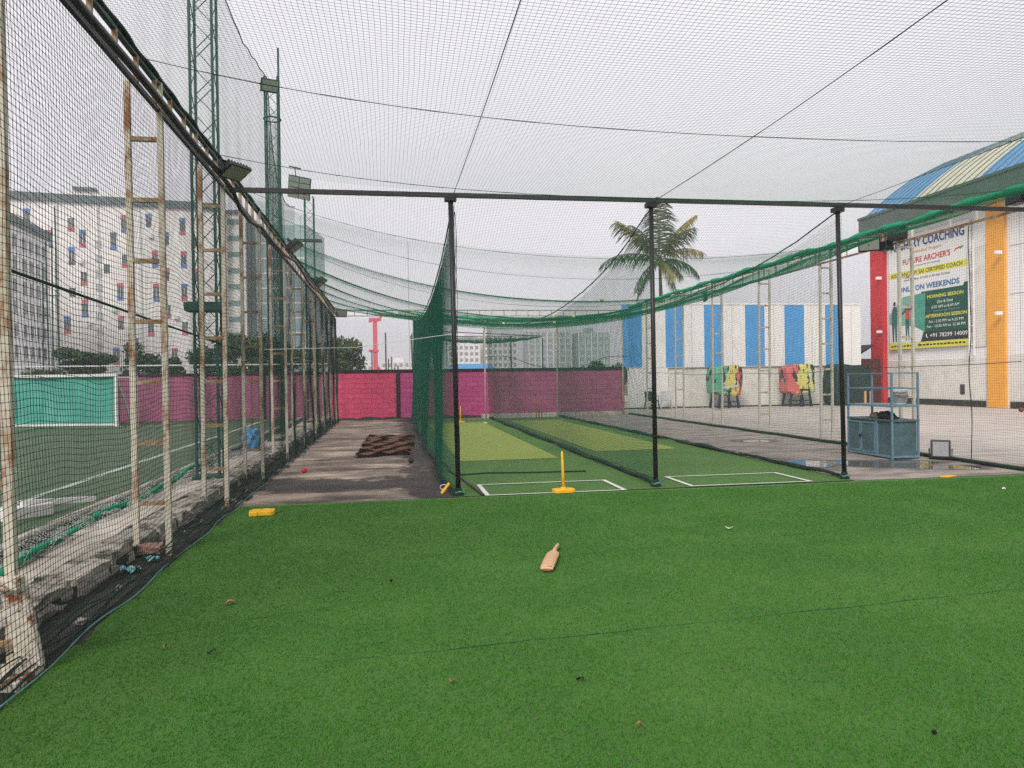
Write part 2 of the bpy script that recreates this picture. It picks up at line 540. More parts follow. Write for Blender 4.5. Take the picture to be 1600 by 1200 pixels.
M['goalnet'] = mat('turquoise_sheet', (0.08, 0.36, 0.28), (0.06, 0.28, 0.22), 2.5, 0.7, 0.3, 4, stretch=(3, 3, 0.4))
M['goalpost'] = mat('goal_white_paint', (0.7, 0.69, 0.66), (0.58, 0.57, 0.53), 6, 0.6)
M['litter_green'] = mat('green_wrapper', (0.2, 0.52, 0.28), (0.06, 0.14, 0.34), 26, 0.5)
M['litter_blue'] = mat('blue_wrapper', (0.08, 0.16, 0.4), (0.25, 0.5, 0.3), 26, 0.5)
M['brickpink'] = mat('broken_brick', (0.36, 0.2, 0.16), (0.24, 0.14, 0.11), 20, 0.9, 0.5, 50)
M['leafdry'] = mat('dry_leaf', (0.36, 0.2, 0.085), (0.24, 0.12, 0.05), 30, 0.85)
M['leafblack'] = mat('rotten_leaf', (0.03, 0.025, 0.02), (0.015, 0.012, 0.01), 30, 0.85)
M['paper'] = mat('paper_scrap', (0.72, 0.7, 0.64), (0.6, 0.58, 0.52), 30, 0.8)
M['bluebag'] = mat('blue_plastic', (0.09, 0.27, 0.45), (0.06, 0.19, 0.34), 5, 0.45)
M['postwhite'] = mat('banner_white', (0.76, 0.75, 0.71), (0.72, 0.71, 0.68), 1.0, 0.55)
M['p_green'] = mat('banner_green', (0.006, 0.085, 0.052), (0.005, 0.07, 0.045), 0.8, 0.55)
M['p_mint'] = mat('banner_mint', (0.27, 0.5, 0.4), (0.13, 0.33, 0.25), 1.6, 0.55)
M['p_yellow'] = mat('banner_yellow', (0.74, 0.68, 0.07), (0.7, 0.63, 0.06), 0.8, 0.55)
M['p_navy'] = mat('banner_navy', (0.012, 0.045, 0.2), (0.01, 0.04, 0.17), 0.8, 0.55)
M['p_blue'] = mat('banner_blue', (0.02, 0.16, 0.38), (0.018, 0.14, 0.34), 0.8, 0.55)
M['p_red'] = mat('banner_red', (0.6, 0.06, 0.035), (0.55, 0.05, 0.03), 0.8, 0.55)
M['p_orange'] = mat('banner_orange', (0.72, 0.35, 0.08), (0.66, 0.3, 0.06), 0.8, 0.55)
M['p_black'] = mat('banner_black', (0.018, 0.026, 0.024), (0.014, 0.02, 0.018), 0.8, 0.55)
M['p_skin'] = mat('banner_skin', (0.5, 0.25, 0.18), (0.44, 0.2, 0.14), 2, 0.55)
M['shedred'] = mat('shed_brown_red', (0.1, 0.026, 0.022), (0.07, 0.018, 0.016), 2, 0.8)


def lane_concrete():
    """old concrete with dark wet-looking stains of their own shape"""
    m = bpy.data.materials.new('stained_lane_concrete')
    m.use_nodes = True
    n, l = m.node_tree.nodes, m.node_tree.links
    b = n["Principled BSDF"]
    b.inputs['Specular IOR Level'].default_value = 0.3
    tc = n.new("ShaderNodeTexCoord")
    mp = n.new("ShaderNodeMapping")
    mp.inputs['Scale'].default_value = (0.55, 1.5, 1)
    l.new(tc.outputs['Object'], mp.inputs['Vector'])
    n1 = n.new("ShaderNodeTexNoise")
    n1.inputs['Scale'].default_value = 1.15
    n1.inputs['Detail'].default_value = 10
    n1.inputs['Roughness'].default_value = 0.68
    l.new(mp.outputs[0], n1.inputs['Vector'])
    r1 = n.new("ShaderNodeValToRGB")
    e = r1.color_ramp.elements
    e[0].position, e[0].color = 0.39, (0.10, 0.08, 0.064, 1)
    e[1].position, e[1].color = 0.63, (0.50, 0.42, 0.335, 1)
    x = r1.color_ramp.elements.new(0.5)
    x.color = (0.30, 0.245, 0.195, 1)
    l.new(n1.outputs['Fac'], r1.inputs['Fac'])
    # the dark band of spilt water across the lane
    sp = n.new("ShaderNodeSeparateXYZ")
    l.new(tc.outputs['Object'], sp.inputs[0])

    def math_(op, a, b_=None):
        q = n.new("ShaderNodeMath")
        q.operation = op
        for i, v in enumerate((a, b_)):
            if v is None:
                continue
            if isinstance(v, (int, float)):
                q.inputs[i].default_value = v
            else:
                l.new(v, q.inputs[i])
        return q.outputs[0]
    n2 = n.new("ShaderNodeTexNoise")
    n2.inputs['Scale'].default_value = 1.3
    n2.inputs['Detail'].default_value = 8
    n2.inputs['Roughness'].default_value = 0.7
    l.new(tc.outputs['Object'], n2.inputs['Vector'])
    wobn = math_('MULTIPLY', math_('SUBTRACT', n2.outputs['Fac'], 0.5), 2.4)
    yy = math_('ADD', sp.outputs['Y'], wobn)
    xx = math_('ADD', sp.outputs['X'], wobn)
    d1 = math_('SUBTRACT', 1.0, math_('DIVIDE', math_('ABSOLUTE', math_('SUBTRACT', yy, math_('ADD', 11.7, math_('MULTIPLY', sp.outputs['X'], -0.12)))), 0.85))
    d2 = math_('DIVIDE', math_('SUBTRACT', xx, 0.25), 0.6)
    dd = math_('MAXIMUM', d1, d2)
    mr = n.new("ShaderNodeMapRange")
    mr.interpolation_type = 'SMOOTHSTEP'
    mr.inputs['From Min'].default_value = -0.12
    mr.inputs['From Max'].default_value = 0.35
    l.new(dd, mr.inputs['Value'])
    fac = math_('MULTIPLY', mr.outputs[0], 0.93)
    mx = n.new("ShaderNodeMix")
    mx.data_type = 'RGBA'
    l.new(fac, mx.inputs[0])
    l.new(r1.outputs[0], mx.inputs[6])
    mx.inputs[7].default_value = (0.035, 0.032, 0.032, 1)
    # pale grit
    n3 = n.new("ShaderNodeTexNoise")
    n3.inputs['Scale'].default_value = 75
    l.new(tc.outputs['Object'], n3.inputs['Vector'])
    r3 = n.new("ShaderNodeValToRGB")
    r3.color_ramp.elements[0].position = 0.66
    r3.color_ramp.elements[1].position = 0.74
    l.new(n3.outputs['Fac'], r3.inputs['Fac'])
    m3 = n.new("ShaderNodeMix")
    m3.data_type = 'RGBA'
    l.new(math_('MULTIPLY', r3.outputs[0], 0.45), m3.inputs[0])
    l.new(mx.outputs[2], m3.inputs[6])
    m3.inputs[7].default_value = (0.4, 0.36, 0.32, 1)
    n5 = n.new("ShaderNodeTexNoise")
    n5.inputs['Scale'].default_value = 0.55
    n5.inputs['Detail'].default_value = 7
    n5.inputs['Roughness'].default_value = 0.7
    l.new(tc.outputs['Object'], n5.inputs['Vector'])
    r5 = n.new("ShaderNodeValToRGB")
    r5.color_ramp.elements[0].position = 0.38
    r5.color_ramp.elements[0].color = (0.42, 0.38, 0.35, 1)
    r5.color_ramp.elements[1].position = 0.6
    r5.color_ramp.elements[1].color = (1, 0.97, 0.93, 1)
    l.new(n5.outputs['Fac'], r5.inputs['Fac'])
    m5 = n.new("ShaderNodeMix")
    m5.data_type = 'RGBA'
    m5.blend_type = 'MULTIPLY'
    m5.inputs[0].default_value = 0.85
    l.new(m3.outputs[2], m5.inputs[6])
    l.new(r5.outputs[0], m5.inputs[7])
    l.new(m5.outputs[2], b.inputs['Base Color'])
    b.inputs['Roughness'].default_value = 0.8
    bp = n.new("ShaderNodeBump")
    bp.inputs['Strength'].default_value = 0.35
    bp.inputs['Distance'].default_value = 0.01
    l.new(n3.outputs['Fac'], bp.inputs['Height'])
    l.new(bp.outputs[0], b.inputs['Normal'])
    return m


def strip_concrete():
    """concrete with shallow rain puddles (smooth, dark, mirror-like)"""
    m = bpy.data.materials.new('wet_strip_concrete')
    m.use_nodes = True
    n, l = m.node_tree.nodes, m.node_tree.links
    b = n["Principled BSDF"]
    tc = n.new("ShaderNodeTexCoord")
    mp = n.new("ShaderNodeMapping")
    mp.inputs['Scale'].default_value = (0.7, 1.6, 1)
    l.new(tc.outputs['Object'], mp.inputs['Vector'])
    n1 = n.new("ShaderNodeTexNoise")
    n1.inputs['Scale'].default_value = 1.5
    n1.inputs['Detail'].default_value = 9
    n1.inputs['Roughness'].default_value = 0.66
    l.new(mp.outputs[0], n1.inputs['Vector'])
    r1 = n.new("ShaderNodeValToRGB")
    e = r1.color_ramp.elements
    e[0].position, e[0].color = 0.36, (0.15, 0.125, 0.108, 1)
    e[1].position, e[1].color = 0.6, (0.36, 0.305, 0.265, 1)
    l.new(n1.outputs['Fac'], r1.inputs['Fac'])
    sp = n.new("ShaderNodeSeparateXYZ")
    l.new(tc.outputs['Object'], sp.inputs[0])

    def math_(op, a, b_=None):
        q = n.new("ShaderNodeMath")
        q.operation = op
        for i, v in enumerate((a, b_)):
            if v is None:
                continue
            if isinstance(v, (int, float)):
                q.inputs[i].default_value = v
            else:
                l.new(v, q.inputs[i])
        return q.outputs[0]
    n2 = n.new("ShaderNodeTexNoise")
    n2.inputs['Scale'].default_value = 0.9
    n2.inputs['Detail'].default_value = 5
    l.new(tc.outputs['Object'], n2.inputs['Vector'])
    wobn = math_('MULTIPLY', math_('SUBTRACT', n2.outputs['Fac'], 0.5), 2.6)

    def blob(cx, cy, rx, ry):
        dx = math_('DIVIDE', math_('SUBTRACT', sp.outputs['X'], cx), rx)
        dy = math_('DIVIDE', math_('SUBTRACT', sp.outputs['Y'], cy), ry)
        return math_('SUBTRACT', 1.0, math_('SQRT', math_('ADD', math_('MULTIPLY', dx, dx), math_('MULTIPLY', dy, dy))))
    bl = math_('MAXIMUM', math_('MAXIMUM', blob(8.6, 11.9, 1.35, 0.6), blob(8.6, 16.8, 0.55, 0.45)), blob(7.4, 12.2, 0.5, 0.8))
    bl = math_('MAXIMUM', bl, blob(9.3, 11.2, 0.7, 0.4))
    bl = math_('ADD', bl, wobn)
    mr = n.new("ShaderNodeMapRange")
    mr.interpolation_type = 'SMOOTHSTEP'
    mr.inputs['From Min'].default_value = 0.12
    mr.inputs['From Max'].default_value = 0.24
    l.new(bl, mr.inputs['Value'])
    damp = n.new("ShaderNodeMapRange")
    damp.interpolation_type = 'SMOOTHSTEP'
    damp.inputs['From Min'].default_value = -0.35
    damp.inputs['From Max'].default_value = 0.15
    l.new(bl, damp.inputs['Value'])
    mx = n.new("ShaderNodeMix")
    mx.data_type = 'RGBA'
    l.new(math_('MULTIPLY', damp.outputs[0], 0.85), mx.inputs[0])
    l.new(r1.outputs[0], mx.inputs[6])
    mx.inputs[7].default_value = (0.075, 0.062, 0.052, 1)
    l.new(mx.outputs[2], b.inputs['Base Color'])
    l.new(math_('SUBTRACT', 0.82, math_('MULTIPLY', mr.outputs[0], 0.78)), b.inputs['Roughness'])
    b.inputs['Specular IOR Level'].default_value = 0.5
    n3 = n.new("ShaderNodeTexNoise")
    n3.inputs['Scale'].default_value = 60
    l.new(tc.outputs['Object'], n3.inputs['Vector'])
    bp = n.new("ShaderNodeBump")
    bp.inputs['Distance'].default_value = 0.008
    l.new(math_('MULTIPLY', math_('SUBTRACT', 1.0, mr.outputs[0]), 0.3), bp.inputs['Strength'])
    l.new(n3.outputs['Fac'], bp.inputs['Height'])
    l.new(bp.outputs[0], b.inputs['Normal'])
    return m


def cover_mat(name, stops):
    """printed tarpaulin: colour fields across the cover with dark slashes"""
    m = bpy.data.materials.new(name)
    m.use_nodes = True
    n, l = m.node_tree.nodes, m.node_tree.links
    b = n["Principled BSDF"]
    b.inputs['Roughness'].default_value = 0.5
    tc = n.new("ShaderNodeTexCoord")
    nz = n.new("ShaderNodeTexNoise")
    nz.inputs['Scale'].default_value = 1.7
    l.new(tc.outputs['Object'], nz.inputs['Vector'])
    sp = n.new("ShaderNodeSeparateXYZ")
    l.new(tc.outputs['Object'], sp.inputs[0])
    ad = n.new("ShaderNodeMath")
    ad.operation = 'MULTIPLY_ADD'
    l.new(nz.outputs['Fac'], ad.inputs[0])
    ad.inputs[1].default_value = 1.1
    l.new(sp.outputs['X'], ad.inputs[2])
    mr = n.new("ShaderNodeMapRange")
    mr.inputs['From Min'].default_value = -0.2
    mr.inputs['From Max'].default_value = 1.3
    l.new(ad.outputs[0], mr.inputs['Value'])
    rp = n.new("ShaderNodeValToRGB")
    rp.color_ramp.interpolation = 'CONSTANT'
    e = rp.color_ramp.elements
    e[0].position, e[0].color = stops[0][0], (*stops[0][1], 1)
    e[1].position, e[1].color = stops[1][0], (*stops[1][1], 1)
    for p, c in stops[2:]:
        q = e.new(p)
        q.color = (*c, 1)
    l.new(mr.outputs[0], rp.inputs['Fac'])
    mp = n.new("ShaderNodeMapping")
    mp.inputs['Scale'].default_value = (3.4, 2, 1.3)
    mp.inputs['Rotation'].default_value = (0, 0.5, 0)
    l.new(tc.outputs['Object'], mp.inputs['Vector'])
    n2 = n.new("ShaderNodeTexNoise")
    n2.inputs['Scale'].default_value = 1.9
    n2.inputs['Detail'].default_value = 3
    l.new(mp.outputs[0], n2.inputs['Vector'])
    r2 = n.new("ShaderNodeValToRGB")
    r2.color_ramp.elements[0].position = 0.57
    r2.color_ramp.elements[1].position = 0.585
    l.new(n2.outputs['Fac'], r2.inputs['Fac'])
    mx = n.new("ShaderNodeMix")
    mx.data_type = 'RGBA'
    l.new(r2.outputs[0], mx.inputs[0])
    l.new(rp.outputs[0], mx.inputs[6])
    mx.inputs[7].default_value = (0.035, 0.04, 0.04, 1)
    l.new(mx.outputs[2], b.inputs['Base Color'])
    return m

# ------------------------------------------------------------------ ground, turf, concrete
struct('ground', MB().add([(-900, -200, -0.03), (900, -200, -0.03), (900, 1500, -0.03), (-900, 1500, -0.03)], [(0, 1, 2, 3)]), M['ground'], 'bare beige ground')
TF = MB()
TF.add([(-1.93, -6, 0.0), (30, -6, 0.0), (30, 10.22, 0.0), (-1.93, 10.06, 0.0)], [(0, 1, 2, 3)])
TF.add([(0.86, 10.13, 0.0), (6.84, 10.17, 0.0), (6.84, 29.6, 0.0), (0.86, 29.2, 0.0)], [(0, 1, 2, 3)])
turf = struct('artificial_turf', TF, M['turf'], 'bright green artificial turf')
for x0, x1, y0, y1, ny in ((1.32, 3.30, 14.42, 26.9, 30), (4.34, 6.2, 15.5, 27.3, 30)):
    MB().add([(x0, y0, 0.006), (x1, y0 + 0.03, 0.006), (x1 + 0.08, y1, 0.006), (x0 + 0.08, y1, 0.006)], [(0, 1, 2, 3)]).build('pitch_strip', M['strip'], turf)
lane = struct('concrete_lane', MB().add([(-2.0, 10.06, -0.004), (0.9, 10.13, -0.004), (0.9, 31, -0.004), (-2.0, 31, -0.004)], [(0, 1, 2, 3)]), lane_concrete(), 'stained concrete lane')
strip = struct('concrete_strip', MB().add([(6.8, 10.16, -0.005), (10.3, 10.18, -0.005), (10.3, 31.5, -0.005), (6.8, 31.5, -0.005)], [(0, 1, 2, 3)]), strip_concrete(), 'damp concrete strip with puddles')
yard = struct('concrete_yard', MB().add([(10.3, 10.2, -0.012), (40, 10.2, -0.012), (40, 60, -0.012), (10.3, 60, -0.012)], [(0, 1, 2, 3)]), M['yard'], 'pale concrete yard')
struct('dirt_strip', MB().grid(lambda u, v: (-2.5 + 0.62 * u + 0.03 * math.sin(v * 61), 2 + 28.6 * v, -0.006 + 0.018 * math.sin(v * 190 + u * 7) * math.sin(u * 9)), 6, 240), M['soil'], 'dark dirt strip under the fence')


def line(poly, name='crease_line', z=0.012):
    MB().add([(x, y, z) for x, y in poly], [(0, 1, 2, 3)]).build(name, M['white'], turf)


def crease(x0, x1, y0, y1, wd=0.05):
    line([(x0, y0), (x1, y0), (x1, y0 + wd), (x0, y0 + wd)])
    line([(x0, y1 - wd), (x1, y1 - wd), (x1, y1), (x0, y1)])
    line([(x0, y0 + wd), (x0 + wd * 1.3, y0 + wd), (x0 + wd * 1.3, y1 - wd), (x0, y1 - wd)])
    line([(x1 - wd * 1.3, y0 + wd), (x1, y0 + wd), (x1, y1 - wd), (x1 - wd * 1.3, y1 - wd)])


crease(1.27, 3.27, 10.06, 11.14)
crease(4.25, 6.16, 10.16, 11.24)
line([(1.5, 27.0), (3.5, 27.0), (3.5, 27.07), (1.5, 27.07)])
line([(3.36, 26.2), (3.44, 26.2), (3.44, 27.0), (3.36, 27.0)])
line([(4.6, 27.4), (6.5, 27.4), (6.5, 27.47), (4.6, 27.47)])
# seams between the turf rolls: narrow dark grooves
def seam(p0, p1, wd):
    ps = []
    n = 40
    for i in range(n + 1):
        t = i / n
        x, y = lerp(p0[0], p1[0], t), lerp(p0[1], p1[1], t)
        j = 0.008 * math.sin(t * 37) + 0.006 * math.sin(t * 91)
        ww = wd * (0.25 + 0.75 * abs(math.sin(t * 23 + 1)) * abs(math.sin(t * 7)))
        ps += [(x, y + j - ww / 2, 0.004), (x, y + j + ww / 2, 0.004)]
    MB().add(ps, [(2 * i, 2 * i + 2, 2 * i + 3, 2 * i + 1) for i in range(n)]).build('roll_seam', M['rope_dark'], turf)


seam((-0.4, 4.35), (5.2, 4.85), 0.010)
seam((1.0, 6.45), (5.5, 7.1), 0.007)
seam((-1.9, 4.9), (-0.2, 5.5), 0.008)

# turf blades near the camera (uncountable)
def blades():
    N = 430000
    y = 2.1 + (9.95 - 2.1) * rng.random(N * 2) ** 1.55
    lo = np.maximum(-1.9, (-0.56 * y - 0.3))
    hi = np.minimum(9.6, 0.98 * y + 0.6)
    x = lo + (hi - lo) * rng.random(N * 2)
    keep = rng.random(N * 2) < (hi - lo) / 11.0
    x, y = x[keep][:N], y[keep][:N]
    n = len(x)
    ang = rng.random(n) * 2 * PI
    h = 0.007 + 0.010 * rng.random(n)
    wd = (0.0016 + 0.0012 * rng.random(n)) * (0.8 + 0.09 * y)
    lean = 0.012 * rng.random(n)
    la = rng.random(n) * 2 * PI
    V = np.zeros((n, 3, 3))
    V[:, 0] = np.stack([x - np.cos(ang) * wd, y - np.sin(ang) * wd, np.zeros(n)], 1)
    V[:, 1] = np.stack([x + np.cos(ang) * wd, y + np.sin(ang) * wd, np.zeros(n)], 1)
    V[:, 2] = np.stack([x + np.cos(la) * lean, y + np.sin(la) * lean, h], 1)
    F = np.arange(n * 3).reshape(-1, 3)
    o = obj('turf_blades', np_mesh('turf_blades', V.reshape(-1, 3), F), M['blade'])
    tag(o, 'short plastic blades of the green turf', 'grass', kind='stuff')


M['blade'] = mat('turf_blade', (0.060, 0.215, 0.021), (0.026, 0.128, 0.009), 140, 0.6, spec=0.10, c3=(0.088, 0.215, 0.038), c3scale=0.9, c3lo=0.46, c3hi=0.72)
blades()

# football pitch side
pitch = struct('football_pitch', MB().add([(-60, -5, 0.11), (-3.35, -5, 0.11), (-3.35, 31.6, 0.11), (-60, 31.9, 0.11)], [(0, 1, 2, 3)]), M['pitch'], 'worn dark green football turf')
MB().add([(-4.66, -2, 0.116), (-4.55, -2, 0.116), (-4.65, 30, 0.116), (-4.78, 30, 0.116)], [(0, 1, 2, 3)]).build('pitch_line', M['linefb'], pitch)
MB().add([(-14, 27.6, 0.116), (-4.78, 27.6, 0.116), (-4.78, 27.75, 0.116), (-14, 27.75, 0.116)], [(0, 1, 2, 3)]).build('pitch_line', M['linefb'], pitch)
MB().add([(-8.2, 12.6, 0.116), (-6.2, 14.0, 0.116), (-6.27, 14.1, 0.116), (-8.27, 12.7, 0.116)], [(0, 1, 2, 3)]).build('pitch_line', M['linefb'], pitch)

# kerb: old concrete blocks, each its own piece
kerb = struct('kerb', MB().bx(-2.62, -2.33, 1, 30.6, -0.03, 0.09), M['mold'], 'old mossy kerb')


def rough_box(sx, sy, sz, seed, amp=0.012, nx=2, ny=5, nz=2):
    g = random.Random(seed)
    bm = bmesh.new()
    bmesh.ops.create_cube(bm, size=1)
    bmesh.ops.subdivide_edges(bm, edges=bm.edges[:], cuts=2, use_grid_fill=True)
    for v in bm.verts:
        v.co = Vector((v.co.x * sx + g.uniform(-amp, amp), v.co.y * sy + g.uniform(-amp, amp), v.co.z * sz + g.uniform(-amp, amp)))
    me = bpy.data.meshes.new('kerb_block')
    bm.to_mesh(me)
    bm.free()
    return me


kb = [rough_box(0.3, 0.60 - 0.03 * (s % 3), 0.17, s, 0.02) for s in range(6)]
y = 2.0
i = 0
while y < 30.2:
    o = obj('kerb_block', kb[i % 6], M['conc'], kerb)
    o.location = (-2.46 + random.uniform(-0.025, 0.02), y + 0.33, 0.075 + random.uniform(-0.02, 0.012))
    o.rotation_euler = (random.uniform(-0.03, 0.03), random.uniform(-0.05, 0.05), random.uniform(-0.03, 0.03) + (PI if i % 3 == 0 else 0))
    y += 0.67
    i += 1
walk = struct('pavement', MB().bx(-3.4, -2.6, 0, 30.6, -0.03, 0.105), M['mold'], 'narrow paved strip beside the pitch')
sl = [rough_box(0.42, 0.86, 0.06, s + 20, 0.006) for s in range(5)]
y = 1.5
i = 0
while y < 30.2:
    o = obj('paving_slab', sl[i % 5], M['slab'], walk)
    o.location = (-2.84, y + 0.44, 0.118 + random.uniform(-0.012, 0.008))
    o.rotation_euler = (random.uniform(-0.012, 0.012), random.uniform(-0.012, 0.012), random.uniform(-0.02, 0.02))
    y += 0.9
    i += 1
struct('edging', MB().tube([(-3.42 - 0.03 * math.sin(t * 0.9), t, 0.14) for t in np.arange(1, 31, 0.5)], 0.055, 8), M['slab'], 'rounded pale edging of the pitch', smooth=True)

# ------------------------------------------------------------------ pink boundary wall
def wall_pt(x):
    return 30.75 + (x + 2.3) * 0.09


wall = tag(bpy.data.objects.new('boundary_wall', None), 'pink and mauve painted block wall with black coping behind the lanes', 'wall')
col.objects.link(wall)
wall.location = (-2.3, wall_pt(-2.3), 0)
WA = math.atan(0.09)
wall.rotation_euler = (0, 0, WA)
WL = 12.65
MB().bx(0, WL, 0.03, 0.23, -0.03, 1.92).build('core', M['joint'], wall)
MB().bx(-0.05, WL + 0.05, -0.05, 0.28, 1.92, 2.02).build('coping', M['wblack'], wall)
MB().bx(2.60, 2.76, -0.045, 0.03, 0, 1.92).build('pillar', M['wblack'], wall)
bh, bw = 0.203, 0.462
blk = {}
for k, ww in (('full', bw - 0.008), ('half', bw / 2 - 0.008)):
    for v in range(3):
        b_ = MB().box((0, 0, 0), (ww, 0.045 + v * 0.004, bh - 0.007))
        blk[k, v] = b_.mesh('block')
for r_ in range(9):
    x = 0.0
    first = (r_ % 2 == 1)
    while x < WL - 0.05:
        kind = 'full'
        if (first and x == 0.0) or x + bw > WL + 0.01:
            kind = 'half'
        ww = bw if kind == 'full' else bw / 2
        if x + ww > WL + 0.02:
            break
        xm = x + ww / 2
        mm = M['pink'] if xm < 2.68 else (M['mauve'] if xm < 7.0 else M['plum'])
        me = blk[kind, random.randrange(3)]
        o = bpy.data.objects.new('block', me)
        col.objects.link(o)
        if not me.materials:
            me.materials.append(mm)
        o.material_slots[0].link = 'OBJECT'
        o.material_slots[0].material = mm
        o.parent = wall
        o.location = (xm, 0.012 + random.uniform(-0.004, 0.004), 0.045 + bh * (r_ + 0.5))
        x += ww
MB().grid(lambda u, v: (WL * u, -0.03 - 0.16 * v, 0.12 * (1 - v) ** 2 * (0.4 + 0.6 * abs(math.sin(u * 40) * math.sin(u * 13)))), 120, 4).build('mossy_foot', M['mold'], wall)
tag(MB().bx(3.8, 11.3, 30.35, 31.2, -0.03, 0.11).build('plinth', M['slab']), 'raised concrete plinth', kind='structure')

fw_ = thing('football_wall', 'plum block wall behind the goal beyond the left fence', 'wall', (-2.4, 31.3, 0), PI)
MB().bx(0, 28, -0.2, 0.0, 0, 1.88).build('panel', mat('maroon_wall_paint', (0.36, 0.1, 0.18), (0.28, 0.08, 0.14), 2, 0.8, 0.3, 12, c3=(0.14, 0.07, 0.09), c3scale=1.2, c3lo=0.52, c3hi=0.8), fw_)
MB().bx(0, 28, -0.24, 0.05, 1.88, 1.97).build('coping', M['wblack'], fw_)
for k in range(5):
    MB().bx(2.5 + 5.5 * k, 2.7 + 5.5 * k, 0.0, 0.05, 0, 1.88).build('pillar', M['wblack'], fw_)
tag(MB().beam((-16, 31.8, 2.32), (-2.4, 31.7, 2.3), 0.05).build('handrail', M['goalpost']), 'thin white pipe running above the plum wall', 'pipe')

# ------------------------------------------------------------------ left fence: ladder posts, truss, nets
def ladder_post(name, label, group, x_in, dx, H, rungz, mu, mr_):
    t = thing(name, label, 'post', (x_in, 0, 0), 0, group)
    for xx in (0, dx):
        MB().bx(xx - 0.025, xx + 0.025, -0.025, 0.025, -0.02, H).build('upright', mu, t)
    for z in rungz:
        MB().beam((0, 0, z), (dx, 0, z), 0.042, 0.04).build('rung', mr_, t)
    return t


ordinal = ['nearest', 'second', 'third', 'fourth', 'fifth', 'sixth', 'seventh', 'eighth', 'ninth', 'tenth']
LY = [4.56, 7.45, 10.15, 12.78, 16.0, 19.0, 22.0, 25.0, 27.9, 30.3]
lp = ladder_post('ladder_post', 'x', 'ladder posts of the left fence', -2.08, -0.28, 4.40, [0.48 + 0.565 * k for k in range(7)], M['post'], M['rung'])
for k, yy in enumerate(LY):
    lab = f'{ordinal[k]} rusty cream ladder post of the left fence, counted from the camera'
    o = lp if k == 0 else dup(lp)
    o.location = (-2.08 + (0.02 if k % 2 else -0.01), yy, 0)
    o.rotation_euler = (random.uniform(-0.006, 0.006), random.uniform(-0.006, 0.006), random.uniform(-0.05, 0.05) if k else 0.0)
    o['label'] = lab

tr = thing('fence_truss', 'rusty top rails with short struts above the left fence', 'truss', (-2.08, 2, 0))
MB().beam((0, 0, 4.40), (0, 28.4, 4.36), 0.045).build('top_rail', M['towergreen'], tr)
MB().beam((0.0, 0, 4.15), (0.0, 28.4, 4.12), 0.04).build('lower_rail', M['black'], tr)
strut_me = MB().bx(-0.018, 0.018, -0.018, 0.018, 4.155, 4.385).mesh('strut')
for k in range(56):
    o = obj('strut', strut_me, M['rung'], tr)
    o.location = (0.005, 0.3 + 0.5 * k, 0)
pipe = tag(MB().tube([(-1.99, t, 4.13 + 0.012 * math.sin(t * 2.1)) for t in np.arange(2, 10.3, 0.4)] + [(-1.98, 10.25, 4.1)], 0.034, 10).build('conduit', M['black'], smooth=True),
           'thick black conduit along the left fence top nearest the camera', 'pipe')
cb = [(-1.98, 10.3, 4.12), (-1.97, 10.7, 3.97), (-1.96, 11.4, 3.94), (-1.95, 12.3, 4.04), (-1.95, 13.4, 4.02), (-1.96, 15, 4.05), (-1.96, 16.8, 4.2), (-1.96, 20, 4.08), (-1.96, 23.1, 4.2), (-1.97, 27, 4.1), (-1.97, 30, 4.15)]
tag(rope(cb, 0.028, 8).build('power_cable', M['black'], smooth=True), 'black cable drooping from the first left floodlight along the fence top', 'cable')

# near rusty bracket foot
br = thing('bracket_foot', 'flaking white steel bracket foot at the bottom left corner', 'bracket', (-2.03, 4.45, 0))
MB().beam((-0.02, 0.03, 0.5), (0.05, 0.06, 0.03), 0.11, 0.035, upv=(0.3, -0.95, 0.1)).build('channel', M['bracket'], br, bevel=0.005)
MB().beam((0.022, 0.06, 0.5), (0.085, 0.10, 0.03), 0.04, 0.06, upv=(0.3, -0.95, 0.1)).build('flange', M['bracket'], br, bevel=0.005)
MB().bx(-0.30, 0.095, -0.2, 0.12, 0.0, 0.05).build('foot_plate', M['bracket'], br, bevel=0.005)
MB().bx(-0.2, 0.03, -0.03, 0.07, 0.49, 0.55).build('arm', M['bracket'], br, bevel=0.005)
MB().beam((-0.25, 0.0, 0.34), (0.0, 0.05, 0.36), 0.035).build('tie_bar', M['bracket'], br)
MB().beam((-0.25, 0.0, 0.16), (0.02, 0.06, 0.2), 0.03).build('tie_bar', M['rung'], br)

CELL = 0.042
w1, w2, w3 = wob(1, 0.03, 7, 0.01, 0.12), wob(2, 0.016, 6, 0.1, 0.5), wob(3, 0.035, 6, 0.01, 0.09)


def left_fn(a, b):
    y = 2.6 + a * CELL
    t = b / 98.0
    z = t * 4.14
    sag = -0.11 * np.sin(PI * t) * (0.5 + 0.5 * np.cos(y * 2.1))
    x = -1.93 - 0.09 * t ** 0.6 + w1(a, b) * np.sin(PI * t) + 0.02 * np.sin(y * 3.3) * (1 - t)
    return np.stack([x, y + w3(a, b) + w2(a, b) * 0.6, z + w2(b, a) * np.sin(PI * t) + sag * 0.8], -1)


